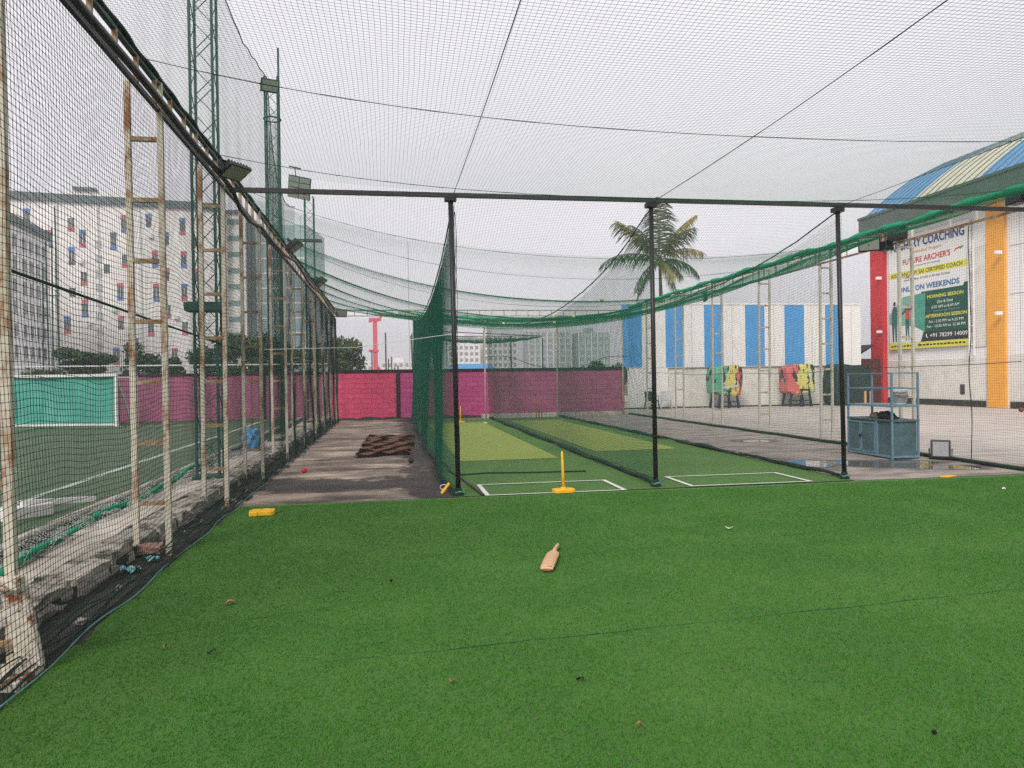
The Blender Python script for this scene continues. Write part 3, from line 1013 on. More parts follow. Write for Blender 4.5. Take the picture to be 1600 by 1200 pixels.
ln = net('fence_net', left_fn, 660, 98, 4, 4, 0.0017, M['net_dark'])
tag(ln, 'dark green knotted net stretched along the whole left fence', 'net')
ka, kbb = np.meshgrid(np.arange(0, 185.0), np.arange(0, 99.0))
kp = left_fn(ka, kbb).reshape(-1, 3)
oc = np.array([(1, 0, 0), (-1, 0, 0), (0, 1, 0), (0, -1, 0), (0, 0, 1), (0, 0, -1)]) * 0.0042
of = np.array([(0, 2, 4), (2, 1, 4), (1, 3, 4), (3, 0, 4), (2, 0, 5), (1, 2, 5), (3, 1, 5), (0, 3, 5)])
kn = obj('knots', np_mesh('knots', (kp[:, None, :] + oc[None]).reshape(-1, 3), (np.arange(len(kp))[:, None, None] * 6 + of[None]).reshape(-1, 3)), M['net_dark'], ln)
kn['kind'] = 'stuff'
rope([(-1.925 + 0.02 * math.sin(t * 3.3), t, 0.012 + 0.008 * math.sin(t * 5)) for t in np.arange(2.6, 30.3, 0.12)], 0.0055, 6).build('bottom_rope', M['rope_teal'], ln, smooth=True)
V, F = strands(np.stack([np.stack([-1.95 + 0.03 * np.sin(np.arange(2.6, 30.3, 0.1) * (2 + k * 0.7) + k) - 0.02 * k, np.arange(2.6, 30.3, 0.1), 0.025 + 0.018 * k + 0.018 * np.sin(np.arange(2.6, 30.3, 0.1) * (3.1 + k) + k * 2)], -1) for k in range(6)]), 0.006, 4)
obj('bottom_gather', np_mesh('bottom_gather', V, F), M['rope_dark'], ln)

# ------------------------------------------------------------------ ceiling net
def prof_sag(Y):
    ys = [10.3, 11.2, 12.0, 13.2, 14.6, 16.5, 18.6, 21, 23, 25, 28, 30.5]
    ps = [0, 0.28, 0.47, 0.68, 0.83, 0.96, 1.0, 0.96, 0.84, 0.66, 0.3, 0.0]
    return np.interp(Y, ys, ps)


def ceil_z(X, Y, slack=1.0):
    q = (X - 4.0) / 6.06
    base = 4.10 + 0.32 * np.abs(q) ** 3
    para = np.clip(1 - q * q, 0, 1)
    far = base - 1.0 * para * prof_sag(Y)
    near_t = np.clip((10.3 - Y) / 8, 0, 1)
    near = base + 0.16 * near_t * para - 0.10 * np.sin(PI * np.clip((10.3 - Y) / 9.0, 0, 1)) * para
    z = np.where(Y > 10.3, far, near)
    # the net hangs between the ropes
    z = z - slack * 0.15 * (0.3 + 0.7 * para) * (1 - np.abs(np.cos(PI * (Y - 10.3) / 2.85))) * np.where(Y > 10.3, 1, 0)
    return z


cw1, cw2 = wob(11, 0.03, 7, 0.006, 0.035), wob(12, 0.006, 6, 0.1, 0.4)


def ceil_fn(a, b):
    X = -2.06 + a * (12.12 / 280)
    Y = 1.2 + b * CELL
    edge = np.clip((X + 2.06) / 1.0, 0, 1) * np.clip((10.06 - X) / 1.0, 0, 1)
    dX, dY = cw1(a, b) * edge * 0.9 + cw2(a, b) * 0.5 * edge, cw1(b, a) * edge + cw2(b, a) * 0.5 * edge
    # transverse pull lines make the mesh bow between the long ropes
    dY = dY - 0.12 * edge * np.sin(PI * np.clip((X + 2.06) / 12.12, 0, 1)) * np.where(Y > 10.3, 0.3, 1.0) * np.sin(Y * 0.7)
    X2, Y2 = X + dX, Y + dY
    Z = ceil_z(X2, Y2) 
    return np.stack([X2, Y2, Z], -1)


cn = net('ceiling_net', ceil_fn, 280, 697, 4, 4, 0.00125, M['net_top'])
tag(cn, 'green net roof sagging over all the lanes', 'net')


def ceil_rope_y(x, y0, y1, r_):
    return rope([(x, t, float(ceil_z(np.array(x), np.array(t))) + 0.004) for t in np.arange(y0, y1, 0.25)], r_, 5)


for x in (0.92, 3.79, 6.79):
    ceil_rope_y(x, 1.3, 10.5, 0.0045).build('long_rope', M['rope_dark'], cn, smooth=True)
for yy in (4.0, 6.95, 9.75, 11.7, 13.2, 16.0, 18.9, 21.7, 24.5, 27.2):
    rope([(x, yy + 0.35 * math.sin(PI * (x + 2.06) / 12.12) - (0.5 * math.exp(-(x + 2.06) * 0.9) if yy > 10 else 0), float(ceil_z(np.array(x), np.array(yy))) + 0.003) for x in np.arange(-2.05, 10.06, 0.3)], 0.0042 if yy < 10 else 0.0032, 5).build('cross_rope', M['rope_dark'], cn, smooth=True)
rope([(-2.06 + 0.008 * math.sin(t * 9), t, 4.425 + 0.007 * math.sin(t * 5.3)) for t in np.arange(1.2, 30.5, 0.1)], 0.026, 6).build('edge_roll', M['rope_dark'], cn, smooth=True)
# the surplus net is rolled along the right rail and the back rail
pts, rr = [], []
for t in np.arange(5, 30.5, 0.15):
    pts.append((10.04 + 0.02 * math.sin(t * 4), t, 4.53 + 0.02 * math.sin(t * 2.3)))
    rr.append(0.06 + 0.014 * math.sin(t * 6.1) + 0.01 * math.sin(t * 13.7))
MB().tube(pts, rr, 8).build('edge_roll', M['rope_green'], cn, smooth=True)
pts, rr = [], []
for x in np.arange(-2, 10.05, 0.12):
    q = max(0, math.sin(PI * (x - 0.6) / 9.4)) if x > 0.6 else 0
    pts.append((x, 30.2 - 0.4 * q, 4.36 - 0.42 * q + 0.012 * math.sin(x * 7)))
    rr.append(0.02 + 0.055 * q + 0.008 * math.sin(x * 11))
MB().tube(pts, rr, 8).build('edge_roll', M['rope_green'], cn, smooth=True)


def back_drape(a, b):
    x = 0.4 + a * 0.045
    q = np.maximum(0, np.sin(PI * (x - 0.4) / 9.6))
    t = b / 30.0
    yv = 27.4 + 2.9 * t - 0.3 * q
    z = np.interp(t, [0, 1], [0, 1]) * (4.36 - 0.34 * q - ceil_z(x, np.full_like(x, 27.4))) + ceil_z(x, np.full_like(x, 27.4)) - 0.22 * q * np.sin(PI * t)
    return np.stack([x, yv, z], -1)


net('drape', back_drape, 213, 30, 3, 3, 0.0018, M['net_top'], cn)

# tennis balls caught in the roof net
for k, (x, yy) in enumerate(((4.16, 18.57), (3.44, 22.3), (4.76, 21.2), (4.72, 18.75), (4.41, 15.1))):
    z = float(ceil_z(np.array(x), np.array(yy)))
    o = tag(MB().ball((0, 0, 0), 0.045, 12).build('tennis_ball', M['tennis'], smooth=True),
            ['pale tennis ball caught in the roof net above the middle divider', 'pale tennis ball lowest in the roof net, nearest the back wall', 'pale tennis ball in the roof net right of the lowest ball',
             'pale tennis ball in the roof net, second from the right', 'pale tennis ball caught highest in the roof net, left of the middle black pole'][k], 'ball', 'balls caught in the roof net')
    o.location = (x, yy, z + 0.045)

# ------------------------------------------------------------------ front beam, black poles, divider nets
tag(MB().beam((-2.03, 10.32, 4.13), (10.06, 10.32, 4.13), 0.055, 0.06).build('cross_beam', M['beam']), 'long black steel beam across the front of the net lanes', 'beam')
POLES = [(0.92, 10.25, 'leftmost black pole under the cross beam, edge of the concrete lane'), (3.79, 10.34, 'middle black pole under the cross beam, between the turf lanes'), (6.79, 10.36, 'rightmost black pole under the cross beam, beside the damp strip')]
for k, (x, yy, lab) in enumerate(POLES):
    t = thing('net_pole', lab, 'pole', (x, yy, 0), 0, 'black poles carrying the cross beam')
    t.rotation_euler = (0, (-0.012, -0.004, -0.016)[k], 0)
    MB().tube([(0, 0, 0.01), (0, 0, 4.08)], 0.034, 12).build('shaft', M['black'], t, smooth=True)
    MB().bx(-0.08, 0.08, -0.06, 0.06, 4.03, 4.094).build('clamp', M['black'], t)
    MB().lathe([(0.075, 0), (0.075, 0.02), (0.05, 0.03), (0.045, 0.09), (0.037, 0.1)], (0, 0, 0.006), 12).build('base_socket', M['rope_dark'], t)
    MB().tube([(0.06 * math.cos(a) + 0.02, 0.06 * math.sin(a), 0.05 + 0.01 * math.sin(3 * a)) for a in np.arange(0, 6.3, 0.5)], 0.012, 5).build('rope_knot', M['rope_teal'], t)

DL = ['green divider net between the concrete lane and the first turf lane', 'green divider net between the two turf lanes', 'green divider net between the second turf lane and the damp strip']
for k, (x0, yy, _) in enumerate(POLES):
    L = 19.6
    nu, nv = int(L / CELL), 86
    q1, q2 = wob(30 + k, (0.018, 0.045, 0.045)[k], 6, 0.012, 0.05), wob(40 + k, 0.012, 6, 0.1, 0.45)
    lean = (-0.10, 0.05, 0.03)[k]
    xfar = (0.06, 0.12, 0.03)[k]

    def fn(a, b, x0=x0, yy=yy, q1=q1, q2=q2, lean=lean, xfar=xfar, k=k, nv=nv, L=L):
        s = a * CELL
        Y = yy + s
        t = b / nv
        tie = 1 - np.exp(-s * 1.6)                 # laced to the pole at the front
        top = (ceil_z(np.full_like(Y, x0), np.maximum(Y - 0.35, 10.31), 0.0) + ceil_z(np.full_like(Y, x0), np.maximum(Y + 0.35, 10.31), 0.0)) / 2 - 0.01
        z = 0.015 + t * (top - 0.015)
        sag = -0.22 * np.sin(PI * t) * (0.6 + 0.4 * np.sin(s * 1.7)) * tie
        x = x0 + xfar * s / L + tie * (lean * (1 - t) ** 2 * (1 + 0.4 * np.sin(s * 1.1)) + q1(a, b) * np.sin(PI * np.clip(t, 0, 1)))
        return np.stack([x, Y + q1(b, a) * tie * 0.8 + q2(a, b) * 0.4, z + sag * 0.5 + q2(b, a) * 0.6 * tie], -1)
    dn = net('divider_net', fn, nu, nv, 3, 3, (0.0015, 0.0018, 0.0017)[k], M['net_div'])
    tag(dn, DL[k], 'net', 'divider nets between the lanes')
    ys = np.arange(0, nu, 6.0)
    tp = fn(ys, np.full_like(ys, nv))
    rope([tuple(p) for p in tp], 0.011, 6).build('top_rope', M['rope_dark'], dn, smooth=True)
    bt = fn(ys, np.zeros_like(ys))
    hem_r = (0.03, 0.055, 0.05)[k]
    MB().tube([(p[0], p[1], 0.03 + 0.02 * math.sin(i * 0.7)) for i, p in enumerate(bt)], [hem_r * (0.75 + 0.25 * math.sin(i * 0.37) + 0.12 * math.sin(i * 1.3)) * min(1, 0.35 + i * 0.06) for i in range(len(bt))], 7).build('bottom_hem', M['rope_dark'], dn, smooth=True)
    # loose surplus heaped along the foot
    V, F = strands(np.stack([np.stack([bt[:, 0] + lean * 0.3 + 0.05 * np.sin(ys * 0.05 * (1 + j * 0.3) + j) + (j - 3) * 0.018, bt[:, 1], 0.02 + 0.035 * np.abs(np.sin(ys * 0.043 * (1 + j * 0.2) + j * 2))], -1) for j in range(7)]), 0.005, 4)
    obj('loose_foot', np_mesh('loose_foot', V, F), M['rope_dark'], dn)
# front lacing bundle of the first divider along its pole
V, F = strands(np.stack([np.stack([0.92 + 0.03 * np.sin(np.linspace(0, 9 + j, 60) + j) + 0.0 * np.linspace(0, 1, 60), np.full(60, 10.29 + 0.02 * j), np.linspace(0.05, 3.9, 60)], -1) for j in range(4)]), 0.004, 4)
obj('pole_lacing', np_mesh('pole_lacing', V, F), M['rope_dark'], bpy.data.objects['divider_net'])

# ------------------------------------------------------------------ right fence
RY = [10.45, 13.5, 16.3, 19.3, 22.3, 25.4, 28.4]
rp_ = ladder_post('ladder_post', 'x', 'ladder posts of the right fence', 10.1, 0.3, 4.5, [0.5 + 0.6 * k for k in range(7)], M['post_white'], M['post'])
for k, yy in enumerate(RY):
    o = rp_ if k == 0 else dup(rp_)
    o.location = (10.1, yy, 0)
    o.rotation_euler = (0, random.uniform(-0.008, 0.008), random.uniform(-0.1, 0.1))
    o['label'] = f'{ordinal[k]} cream ladder post of the right fence, counted from the camera'
tr = thing('fence_truss', 'top rails with short struts above the right fence', 'truss', (10.1, 8, 0))
MB().beam((0, 0, 4.5), (0, 22.4, 4.45), 0.045).build('top_rail', M['post'], tr)
MB().beam((-0.01, 0, 4.2), (-0.01, 22.4, 4.17), 0.04).build('lower_rail', M['rung'], tr)
strut_me = MB().bx(-0.016, 0.016, -0.016, 0.016, 4.2, 4.48).mesh('strut')
for k in range(36):
    o = obj('strut', strut_me, M['post_white'], tr)
    o.location = (-0.005, 0.4 + 0.62 * k, 0)
g1, g2 = wob(51, 0.03, 6, 0.015, 0.1), wob(52, 0.018, 6, 0.1, 0.5)


def right_fn(a, b):
    y = 7.5 + a * 0.045
    t = b / 94.0
    x = 10.0 + 0.03 * np.sin(PI * t) * np.sin(y * 2.1) + g1(a, b) * np.sin(PI * t)
    return np.stack([x, y + g1(b, a) * 0.8 + g2(a, b) * 0.5, t * 4.22 + g2(b, a) * np.sin(PI * t) - 0.08 * np.sin(PI * t) * (0.5 + 0.5 * np.cos(y * 2.0))], -1)


rn = net('fence_net', right_fn, 510, 94, 4, 4, 0.0013, M['net_dark'])
tag(rn, 'dark knotted net along the right fence in front of the yard', 'net')
MB().tube([(9.99 + 0.03 * math.sin(t * 2.2), t, 0.03) for t in np.arange(7.5, 30.4, 0.15)], 0.035, 6).build('bottom_hem', M['rope_dark'], rn, smooth=True)
tag(MB().bx(10.14, 10.34, 8, 31.5, -0.03, 0.05).build('curb', M['slab']), 'low pale kerb under the right fence', kind='structure')
rope([(10.0, t, 1.62 + 0.02 * math.sin(t) + 0.008 * (t - 20) ** 2 * 0.2) for t in np.arange(10.5, 29, 0.4)], 0.006, 5).build('tie_rope', M['rope_dark'], rn)
rope([(9.99 + 0.02 * math.sin(z * 3), 11.55 + 0.01 * math.sin(z * 5), z) for z in np.arange(0.03, 4.2, 0.1)], 0.008, 5).build('seam_rope', M['rope_dark'], rn)

# ------------------------------------------------------------------ back frame and back net
bf = thing('back_gantry', 'cream pipe frame with strutted top rail in front of the pink wall', 'frame', (0, 30.3, 0))
MB().beam((-2.06, 0, 4.38), (10.1, 0.1, 4.38), 0.04).build('top_rail', M['rung'], bf)
MB().beam((-2.06, 0, 4.15), (10.1, 0.1, 4.15), 0.03).build('lower_rail', M['rung'], bf)
for k in range(24):
    MB().bx(-1.8 + 0.5 * k - 0.012, -1.8 + 0.5 * k + 0.012, -0.012, 0.012, 4.165, 4.36).build('strut', M['rung'], bf)
for x in (1.0, 3.88, 6.9, 9.72):
    MB().tube([(x, 0, 0), (x, 0, 4.36)], 0.032, 8).build('post', M['post_white'], bf, smooth=True)
b1, b2 = wob(61, 0.03, 6, 0.015, 0.1), wob(62, 0.015, 6, 0.1, 0.5)


def back_fn(a, b):
    x = -2.0 + a * 0.05
    t = b / 82.0
    return np.stack([x + b1(a, b) * 0.8, np.full_like(x, 30.18) + b1(b, a) * np.sin(PI * t), 0.03 + t * 4.1 + b2(a, b)], -1)


bn = net('back_net', back_fn, 240, 82, 4, 4, 0.0013, M['net_dark'])
tag(bn, 'fine dark net hung before the pink wall at the lane ends', 'net')
rope([(x, 30.17, 1.75 + 0.75 * abs(math.cos((x - 3.9) * 0.5)) + 0.05 * math.sin(x * 3)) for x in np.arange(3.9, 10, 0.2)], 0.012, 5).build('slack_rope', M['rope_dark'], bn)

# ------------------------------------------------------------------ floodlights
def floodlight(label, loc, aim, s=1.0, glass=True, arm=(0, 0, -0.2), group='floodlights on the fence frames'):
    t = thing('floodlight', label, 'floodlight', loc, 0, group)
    t.rotation_mode = 'QUATERNION'
    t.rotation_quaternion = Vector(aim).to_track_quat('Y', 'Z')
    w_, h_ = 0.36 * s, 0.26 * s
    MB().bx(-w_ / 2, w_ / 2, -0.055 * s, 0, -h_ / 2, h_ / 2).build('housing', M['black'], t, bevel=0.008)
    MB().bx(-w_ / 2 + 0.022 * s, w_ / 2 - 0.022 * s, 0.001, 0.006, -h_ / 2 + 0.03 * s, h_ / 2 - 0.018 * s).build('glass', M['glass_lamp'], t)
    for k in range(7):
        x = -w_ / 2 + w_ * (k + 0.5) / 7
        MB().bx(x - 0.006, x + 0.006, -0.1 * s, -0.055 * s, -h_ * 0.42, h_ * 0.42).build('fin', M['black'], t)
    f = MB()
    for sx in (-1, 1):
        f.bx(sx * (w_ / 2 + 0.006) - 0.004, sx * (w_ / 2 + 0.006) + 0.004, -0.16 * s, -0.01, -0.02, 0.02)
    f.bx(-w_ / 2 - 0.01, w_ / 2 + 0.01, -0.168 * s, -0.16 * s, -0.02, 0.02)
    f.build('bracket', M['black'], t)
    return t


floodlight('largest black floodlight on the left fence, where the cross beam starts', (-1.80, 9.55, 4.14), (0.42, -0.28, -0.86), 0.95)
floodlight('second black floodlight on the left fence, beyond the cross beam', (-1.72, 14.9, 4.16), (0.62, -0.05, -0.78), 1.15)
floodlight('third black floodlight on the left fence, small in the distance', (-1.72, 20.5, 4.2), (0.62, -0.1, -0.78), 1.15)
floodlight('small grey floodlight at the far left corner under the roof net', (-1.78, 30.0, 4.22), (0.25, -0.85, -0.45), 1.2)
floodlight('floodlight with pale glass on the right fence beside the banner', (9.72, 13.9, 4.22), (-0.55, -0.75, -0.35), 1.15)
floodlight('black floodlight seen from its side on the right fence rail', (9.85, 22.4, 4.08), (-0.95, 0.35, -0.2), 1.2)
floodlight('dim floodlight at the far right corner of the nets', (9.75, 30.0, 4.2), (-0.4, -0.7, -0.6), 1.3)
sp_ = thing('speaker_box', 'black boxes wired to the head of a right fence post', 'box', (10.05, 13.55, 4.2))
MB().bx(-0.12, 0.1, -0.25, 0.1, 0.03, 0.26).build('housing', M['black'], sp_, bevel=0.02)
MB().bx(-0.1, 0.08, 0.14, 0.42, -0.12, 0.08).build('housing', M['black'], sp_, bevel=0.03)
MB().tube([(-0.05, 0.3, 0.0), (-0.2, 0.35, -0.04), (-0.34, 0.36, 0.02)], 0.02, 6).build('arm', M['black'], sp_)
sp2 = thing('speaker_box', 'black boxes wired to the nearest right fence post at the frame edge', 'box', (10.1, 10.45, 4.3))
MB().bx(-0.1, 0.12, 0.05, 0.35, 0.0, 0.17).build('housing', M['black'], sp2, bevel=0.02)
MB().bx(-0.1, 0.12, -0.5, -0.12, 0.02, 0.17).build('housing', M['black'], sp2, bevel=0.02)

# ------------------------------------------------------------------ lattice towers and the tall football net
def tower(label, loc, H, wd, head=None):
    t = thing('lattice_tower', label, 'tower', loc, 0, 'green lattice towers beside the pitch')
    for sx in (-1, 1):
        for sy in (-1, 1):
            MB().bx(sx * wd / 2 - 0.018, sx * wd / 2 + 0.018, sy * wd / 2 - 0.018, sy * wd / 2 + 0.018, 0, H).build('leg', M['towergreen'], t)
    n = int(H / (wd * 1.05))
    d = MB()
    hgt = H / n
    for k in range(n):
        z0, z1 = k * hgt, (k + 1) * hgt
        for a, b in (((-1, -1), (1, -1)), ((1, -1), (1, 1)), ((1, 1), (-1, 1)), ((-1, 1), (-1, -1))):
            if k % 2:
                a, b = b, a
            d.beam((a[0] * wd / 2, a[1] * wd / 2, z0), (b[0] * wd / 2, b[1] * wd / 2, z1), 0.011)
    d.build('bracing', M['towergreen'], t)
    MB().bx(-wd / 2 - 0.06, wd / 2 + 0.06, -wd / 2 - 0.06, wd / 2 + 0.06, 0, 0.06).build('base_plate', M['towergreen'], t)
    return t


t1 = tower('tall green lattice tower nearest the camera outside the left fence', (-2.7, 12.0, 0.13), 10.4, 0.32)
MB().bx(-0.3, 0.22, -0.2, 0.2, 2.55, 2.68).build('collar', M['towergreen'], t1)
t2 = tower('middle green lattice tower outside the left fence, with one lamp', (-2.72, 19.1, 0.13), 8.9, 0.3)
MB().tube([(0.15, 0.1, 8.0), (0.15, 0.1, 9.7)], 0.025, 6).build('mast', M['towergreen'], t2)
MB().tube([(0.2 * math.cos(a), 0.2 * math.sin(a), 7.9) for a in np.arange(0, 6.4, 0.4)], 0.02, 5).build('ring', M['towergreen'], t2)
floodlight('pale floodlight on the middle green lattice tower', (-2.72, 18.85, 8.75), (0.3, -0.8, -0.4), 1.2, group='floodlights on the lattice towers')
t3 = tower('far green lattice tower carrying a panel of lamps', (-2.65, 27.0, 0.13), 7.9, 0.3)
MB().bx(-0.42, 0.42, -0.2, -0.16, 6.35, 6.4).build('cross_arm', M['black'], t3)
MB().bx(-0.42, 0.42, 0.16, 0.2, 6.35, 6.4).build('cross_arm', M['black'], t3)
lpn = thing('lamp_array', 'slanted pale green grid of lamps on the far lattice tower', 'lamp panel', (-2.95, 26.8, 8.3))
lpn.rotation_euler = (R(25), R(12), R(-8))
lpn.scale = (0.78, 0.78, 0.85)
MB().bx(-0.5, 0.5, -0.03, 0.03, -0.45, 0.45).build('back_plate', M['greydark'], lpn)
for i in range(2):
    for j in range(4):
        MB().bx(-0.48 + 0.49 * i, -0.02 + 0.49 * i, -0.075, -0.03, -0.43 + 0.22 * j, -0.24 + 0.22 * j).build('lamp', M['glass_lamp'], lpn)
MB().tube([(-0.2, 0, 0.45), (-0.25, 0, 0.75)], 0.02, 6).build('stem', M['black'], lpn)
MB().bx(-0.5, 0.0, -0.05, 0.05, 0.75, 0.79).build('bar', M['black'], lpn)
for k, (x, yy, H_) in enumerate(((-21.0, 52, 13.2), (-21.7, 52.3, 11.0))):
    o = thing('mast', ['taller thin green mast far beyond the football pitch', 'shorter thin green mast far beyond the football pitch'][k], 'mast', (x, yy, 0), 0, 'thin masts beyond the pitch')
    for sx in (-0.2, 0.2):
        MB().tube([(sx, 0, 0), (sx * 0.5, 0, H_ - abs(sx) * (8 if sx < 0 else 1))], 0.05, 6).build('leg', M['towergreen'], o)
    MB().bx(-0.3, 0.3, -0.03, 0.03, H_ * 0.55, H_ * 0.55 + 0.08).build('tie', M['towergreen'], o)

t_1, t_2 = wob(71, 0.07, 6, 0.01, 0.07), wob(72, 0.02, 5, 0.1, 0.4)


def tall_fn(a, b):
    y = 2.0 + a * 0.055
    t = b / 160.0
    top = np.interp(y, [2, 7, 12, 14.4, 16, 18.4, 19.2, 19.6, 20.0, 20.8, 22.2, 23.4, 24.6], [9.5, 8.9, 9.4, 8.62, 8.58, 8.95, 9.1, 8.2, 7.5, 6.9, 6.72, 6.85, 7.15])
    x = -2.95 + 0.10 * t + t_1(a, b) * np.sin(PI * t) + 0.03 * np.sin(y * 5) * (1 - t)
    return np.stack([x, y + t_1(b, a) * 0.7, 0.17 + t * (top - 0.17) + t_2(a, b)], -1)


tn = net('football_net', tall_fn, 410, 160, 5, 5, 0.00095, M['net_tall'])
tag(tn, 'very tall green net hung between the lattice towers beside the pitch', 'net')
MB().tube([(-2.98 + 0.05 * math.sin(t * 1.3) - (0.035 * max(0, t - 6)), t, 0.17 + 0.02 * math.sin(t * 3)) for t in np.arange(2, 14, 0.15)], 0.035, 7).build('bottom_roll', M['rope_green'], tn, smooth=True)
ys = np.arange(0, 410, 3.0)
tp = tall_fn(ys, np.full_like(ys, 160))
rope([tuple(p) for p in tp], 0.012, 5).build('top_rope', M['rope_dark'], tn)


# gathered folds where the tall net bunches at the second tower
def fold_fn(a, b):
    t = b / 150.0
    u = a / 60.0
    x = -2.78 + 0.16 * np.sin(u * 14) * (0.6 + 0.4 * np.sin(t * 3))
    y = 19.3 + 1.1 * u * (1 + 0.6 * (1 - t))
    return np.stack([x, y, 0.2 + t * 8.2 * (1 - 0.22 * u)], -1)


net('gathered_fold', fold_fn, 60, 150, 2, 3, 0.0016, M['net_tall'], tn)
cn_ = rope([(-2.52, y, 2.43 - 0.028 * (y - 4) - 0.02 * math.sin(PI * (y - 4) / 14)) for y in np.arange(3, 30, 0.4)], 0.012, 6).build('slack_cable', M['rope_dark'])
tag(cn_, 'dark cable sagging behind the left fence net at head height', 'cable')


def heap_fn(a, b):
    x = -3.38 + a * 0.04
    y = 3.0 + b * 0.04
    z = 0.16 + 0.035 * np.sin(a * 0.9 + np.sin(b * 0.11) * 2) + 0.03 * np.sin(b * 0.37 + a * 0.5) + 0.02 * np.sin(b * 0.9)
    return np.stack([x + 0.02 * np.sin(b * 0.3), y + 0.02 * np.sin(a * 1.1), np.maximum(z, 0.145)], -1)


hn = net('folded_net', heap_fn, 11, 330, 1, 1, 0.0035, M['net_white'])
tag(hn, 'white net lying crumpled along the edge of the football pitch', 'net')

# ------------------------------------------------------------------ football side things
gl = thing('football_goal', 'white football goal covered with turquoise sheet beyond the left fence', 'goal', (-11.3, 28.6, 0.11), R(-13))
for x in (-2.0, 1.9):
    MB().beam((x, 0, 0), (x, 0, 1.76), 0.09).build('goal_post', M['goalpost'], gl)
MB().beam((-2.05, 0, 1.8), (1.95, 0, 1.8), 0.09).build('crossbar', M['goalpost'], gl)
MB().beam((-2.0, 0.05, 0.06), (1.95, 0.05, 0.06), 0.07).build('ground_bar', M['goalpost'], gl)
for x in (-2.0, 1.9):
    MB().beam((x, 0.05, 1.72), (x, 0.9, 0.05), 0.06).build('stay', M['goalpost'], gl)
MB().beam((2.35, 0.5, 0), (2.35, 0.5, 1.78), 0.07).build('side_post', M['goalpost'], gl)
MB().beam((1.95, 0, 1.72), (2.35, 0.5, 1.72), 0.05).build('side_bar', M['goalpost'], gl)
MB().grid(lambda u, v: (-1.98 + 3.86 * u, 0.1 + 0.025 * math.sin(u * 46) * (1 - v) + 0.04 * math.sin(u * 13 + v * 4), 0.08 + 1.68 * v), 90, 14).build('sheet', M['goalnet'], gl, smooth=True)
hu = thing('hurdle', 'white fallen plastic hurdle lying on the football turf', 'hurdle', (-3.95, 9.3, 0.11), R(55))
MB().bx(-0.42, 0.1, -0.09, 0.09, 0.0, 0.14).build('box', M['goalpost'], hu, bevel=0.01)
MB().beam((-0.2, 0.02, 0.17), (0.62, -0.06, 0.1), 0.06).build('bar', M['goalpost'], hu)
bb = thing('plastic_sack', 'crumpled blue plastic sack behind the left fence', 'sack', (-2.9, 16.6, 0.13))
g = random.Random(4)
bm = bmesh.new()
bmesh.ops.create_icosphere(bm, subdivisions=3, radius=1)
for v in bm.verts:
    k = 1 + 0.16 * math.sin(v.co.x * 7 + 1) * math.sin(v.co.z * 6) + g.uniform(-0.07, 0.07)
    v.co = Vector((v.co.x * 0.2 * k, v.co.y * 0.3 * k, max(-0.17, v.co.z * 0.3 * k) + 0.19))
me = bpy.data.meshes.new('bag')
bm.to_mesh(me)
bm.free()
obj('bag', me, M['bluebag'], bb)
for k, (x, yy, nm, mm, lab) in enumerate(((-2.18, 6.75, 'wrapper', 'litter_green', 'crumpled green and blue wrapper lying under the left net'), (-2.12, 7.12, 'wrapper', 'litter_blue', 'torn blue wrapper beside the second left ladder post'))):
    me_ = MB().grid(lambda u, v: ((u - 0.5) * 0.16, (v - 0.5) * 0.12, 0.03 + 0.025 * math.sin(u * 9 + k) * math.cos(v * 8)), 6, 6)
    o = tag(me_.build(nm, M[mm]), lab, 'litter')
    o.location = (x, yy, 0.005)
    o.rotation_euler = (0.1, 0.1, k + 0.4)
o = tag(obj('brick_piece', rough_box(0.2, 0.11, 0.08, 91, 0.01), M['brickpink']), 'pinkish broken brick at the foot of the second left ladder post', 'brick')
o.location = (-2.22, 7.42, 0.06)
for k in range(9):
    o = tag(obj('stone', rough_box(random.uniform(0.03, 0.06), random.uniform(0.03, 0.07), 0.025, 100 + k, 0.008), M['conc']), 'small grey stone lying in the dirt under the left net', 'stone', 'stones in the dirt strip')
    o.location = (-2.03 - random.random() * 0.22, 5.2 + k * 0.75 + random.random() * 0.4, 0.015)

# ------------------------------------------------------------------ small things on the lanes
def stump(label, loc, rz=0.0, lean=0.0, H=0.57):
    t = thing('stump', label, 'stump', loc, rz, 'yellow plastic practice stumps')
    MB().prism([(-0.15, -0.07), (-0.10, -0.10), (0.10, -0.10), (0.15, -0.07), (0.15, 0.07), (0.10, 0.10), (-0.10, 0.10), (-0.15, 0.07)], 'z', 0, 0.05).build('base', M['yellow'], t, bevel=0.008)
    MB().lathe([(0.045, 0.05), (0.04, 0.065), (0.026, 0.075)], (0, 0, 0), 14).build('socket', M['yellow'], t)
    MB().tube([(0, 0, 0.05), (lean * 0.5, 0, H * 0.5), (lean, 0, H - 0.02), (lean * 1.02, 0, H)], [0.021, 0.02, 0.017, 0.008], 12).build('shaft', M['yellow'], t, smooth=True)
    return t


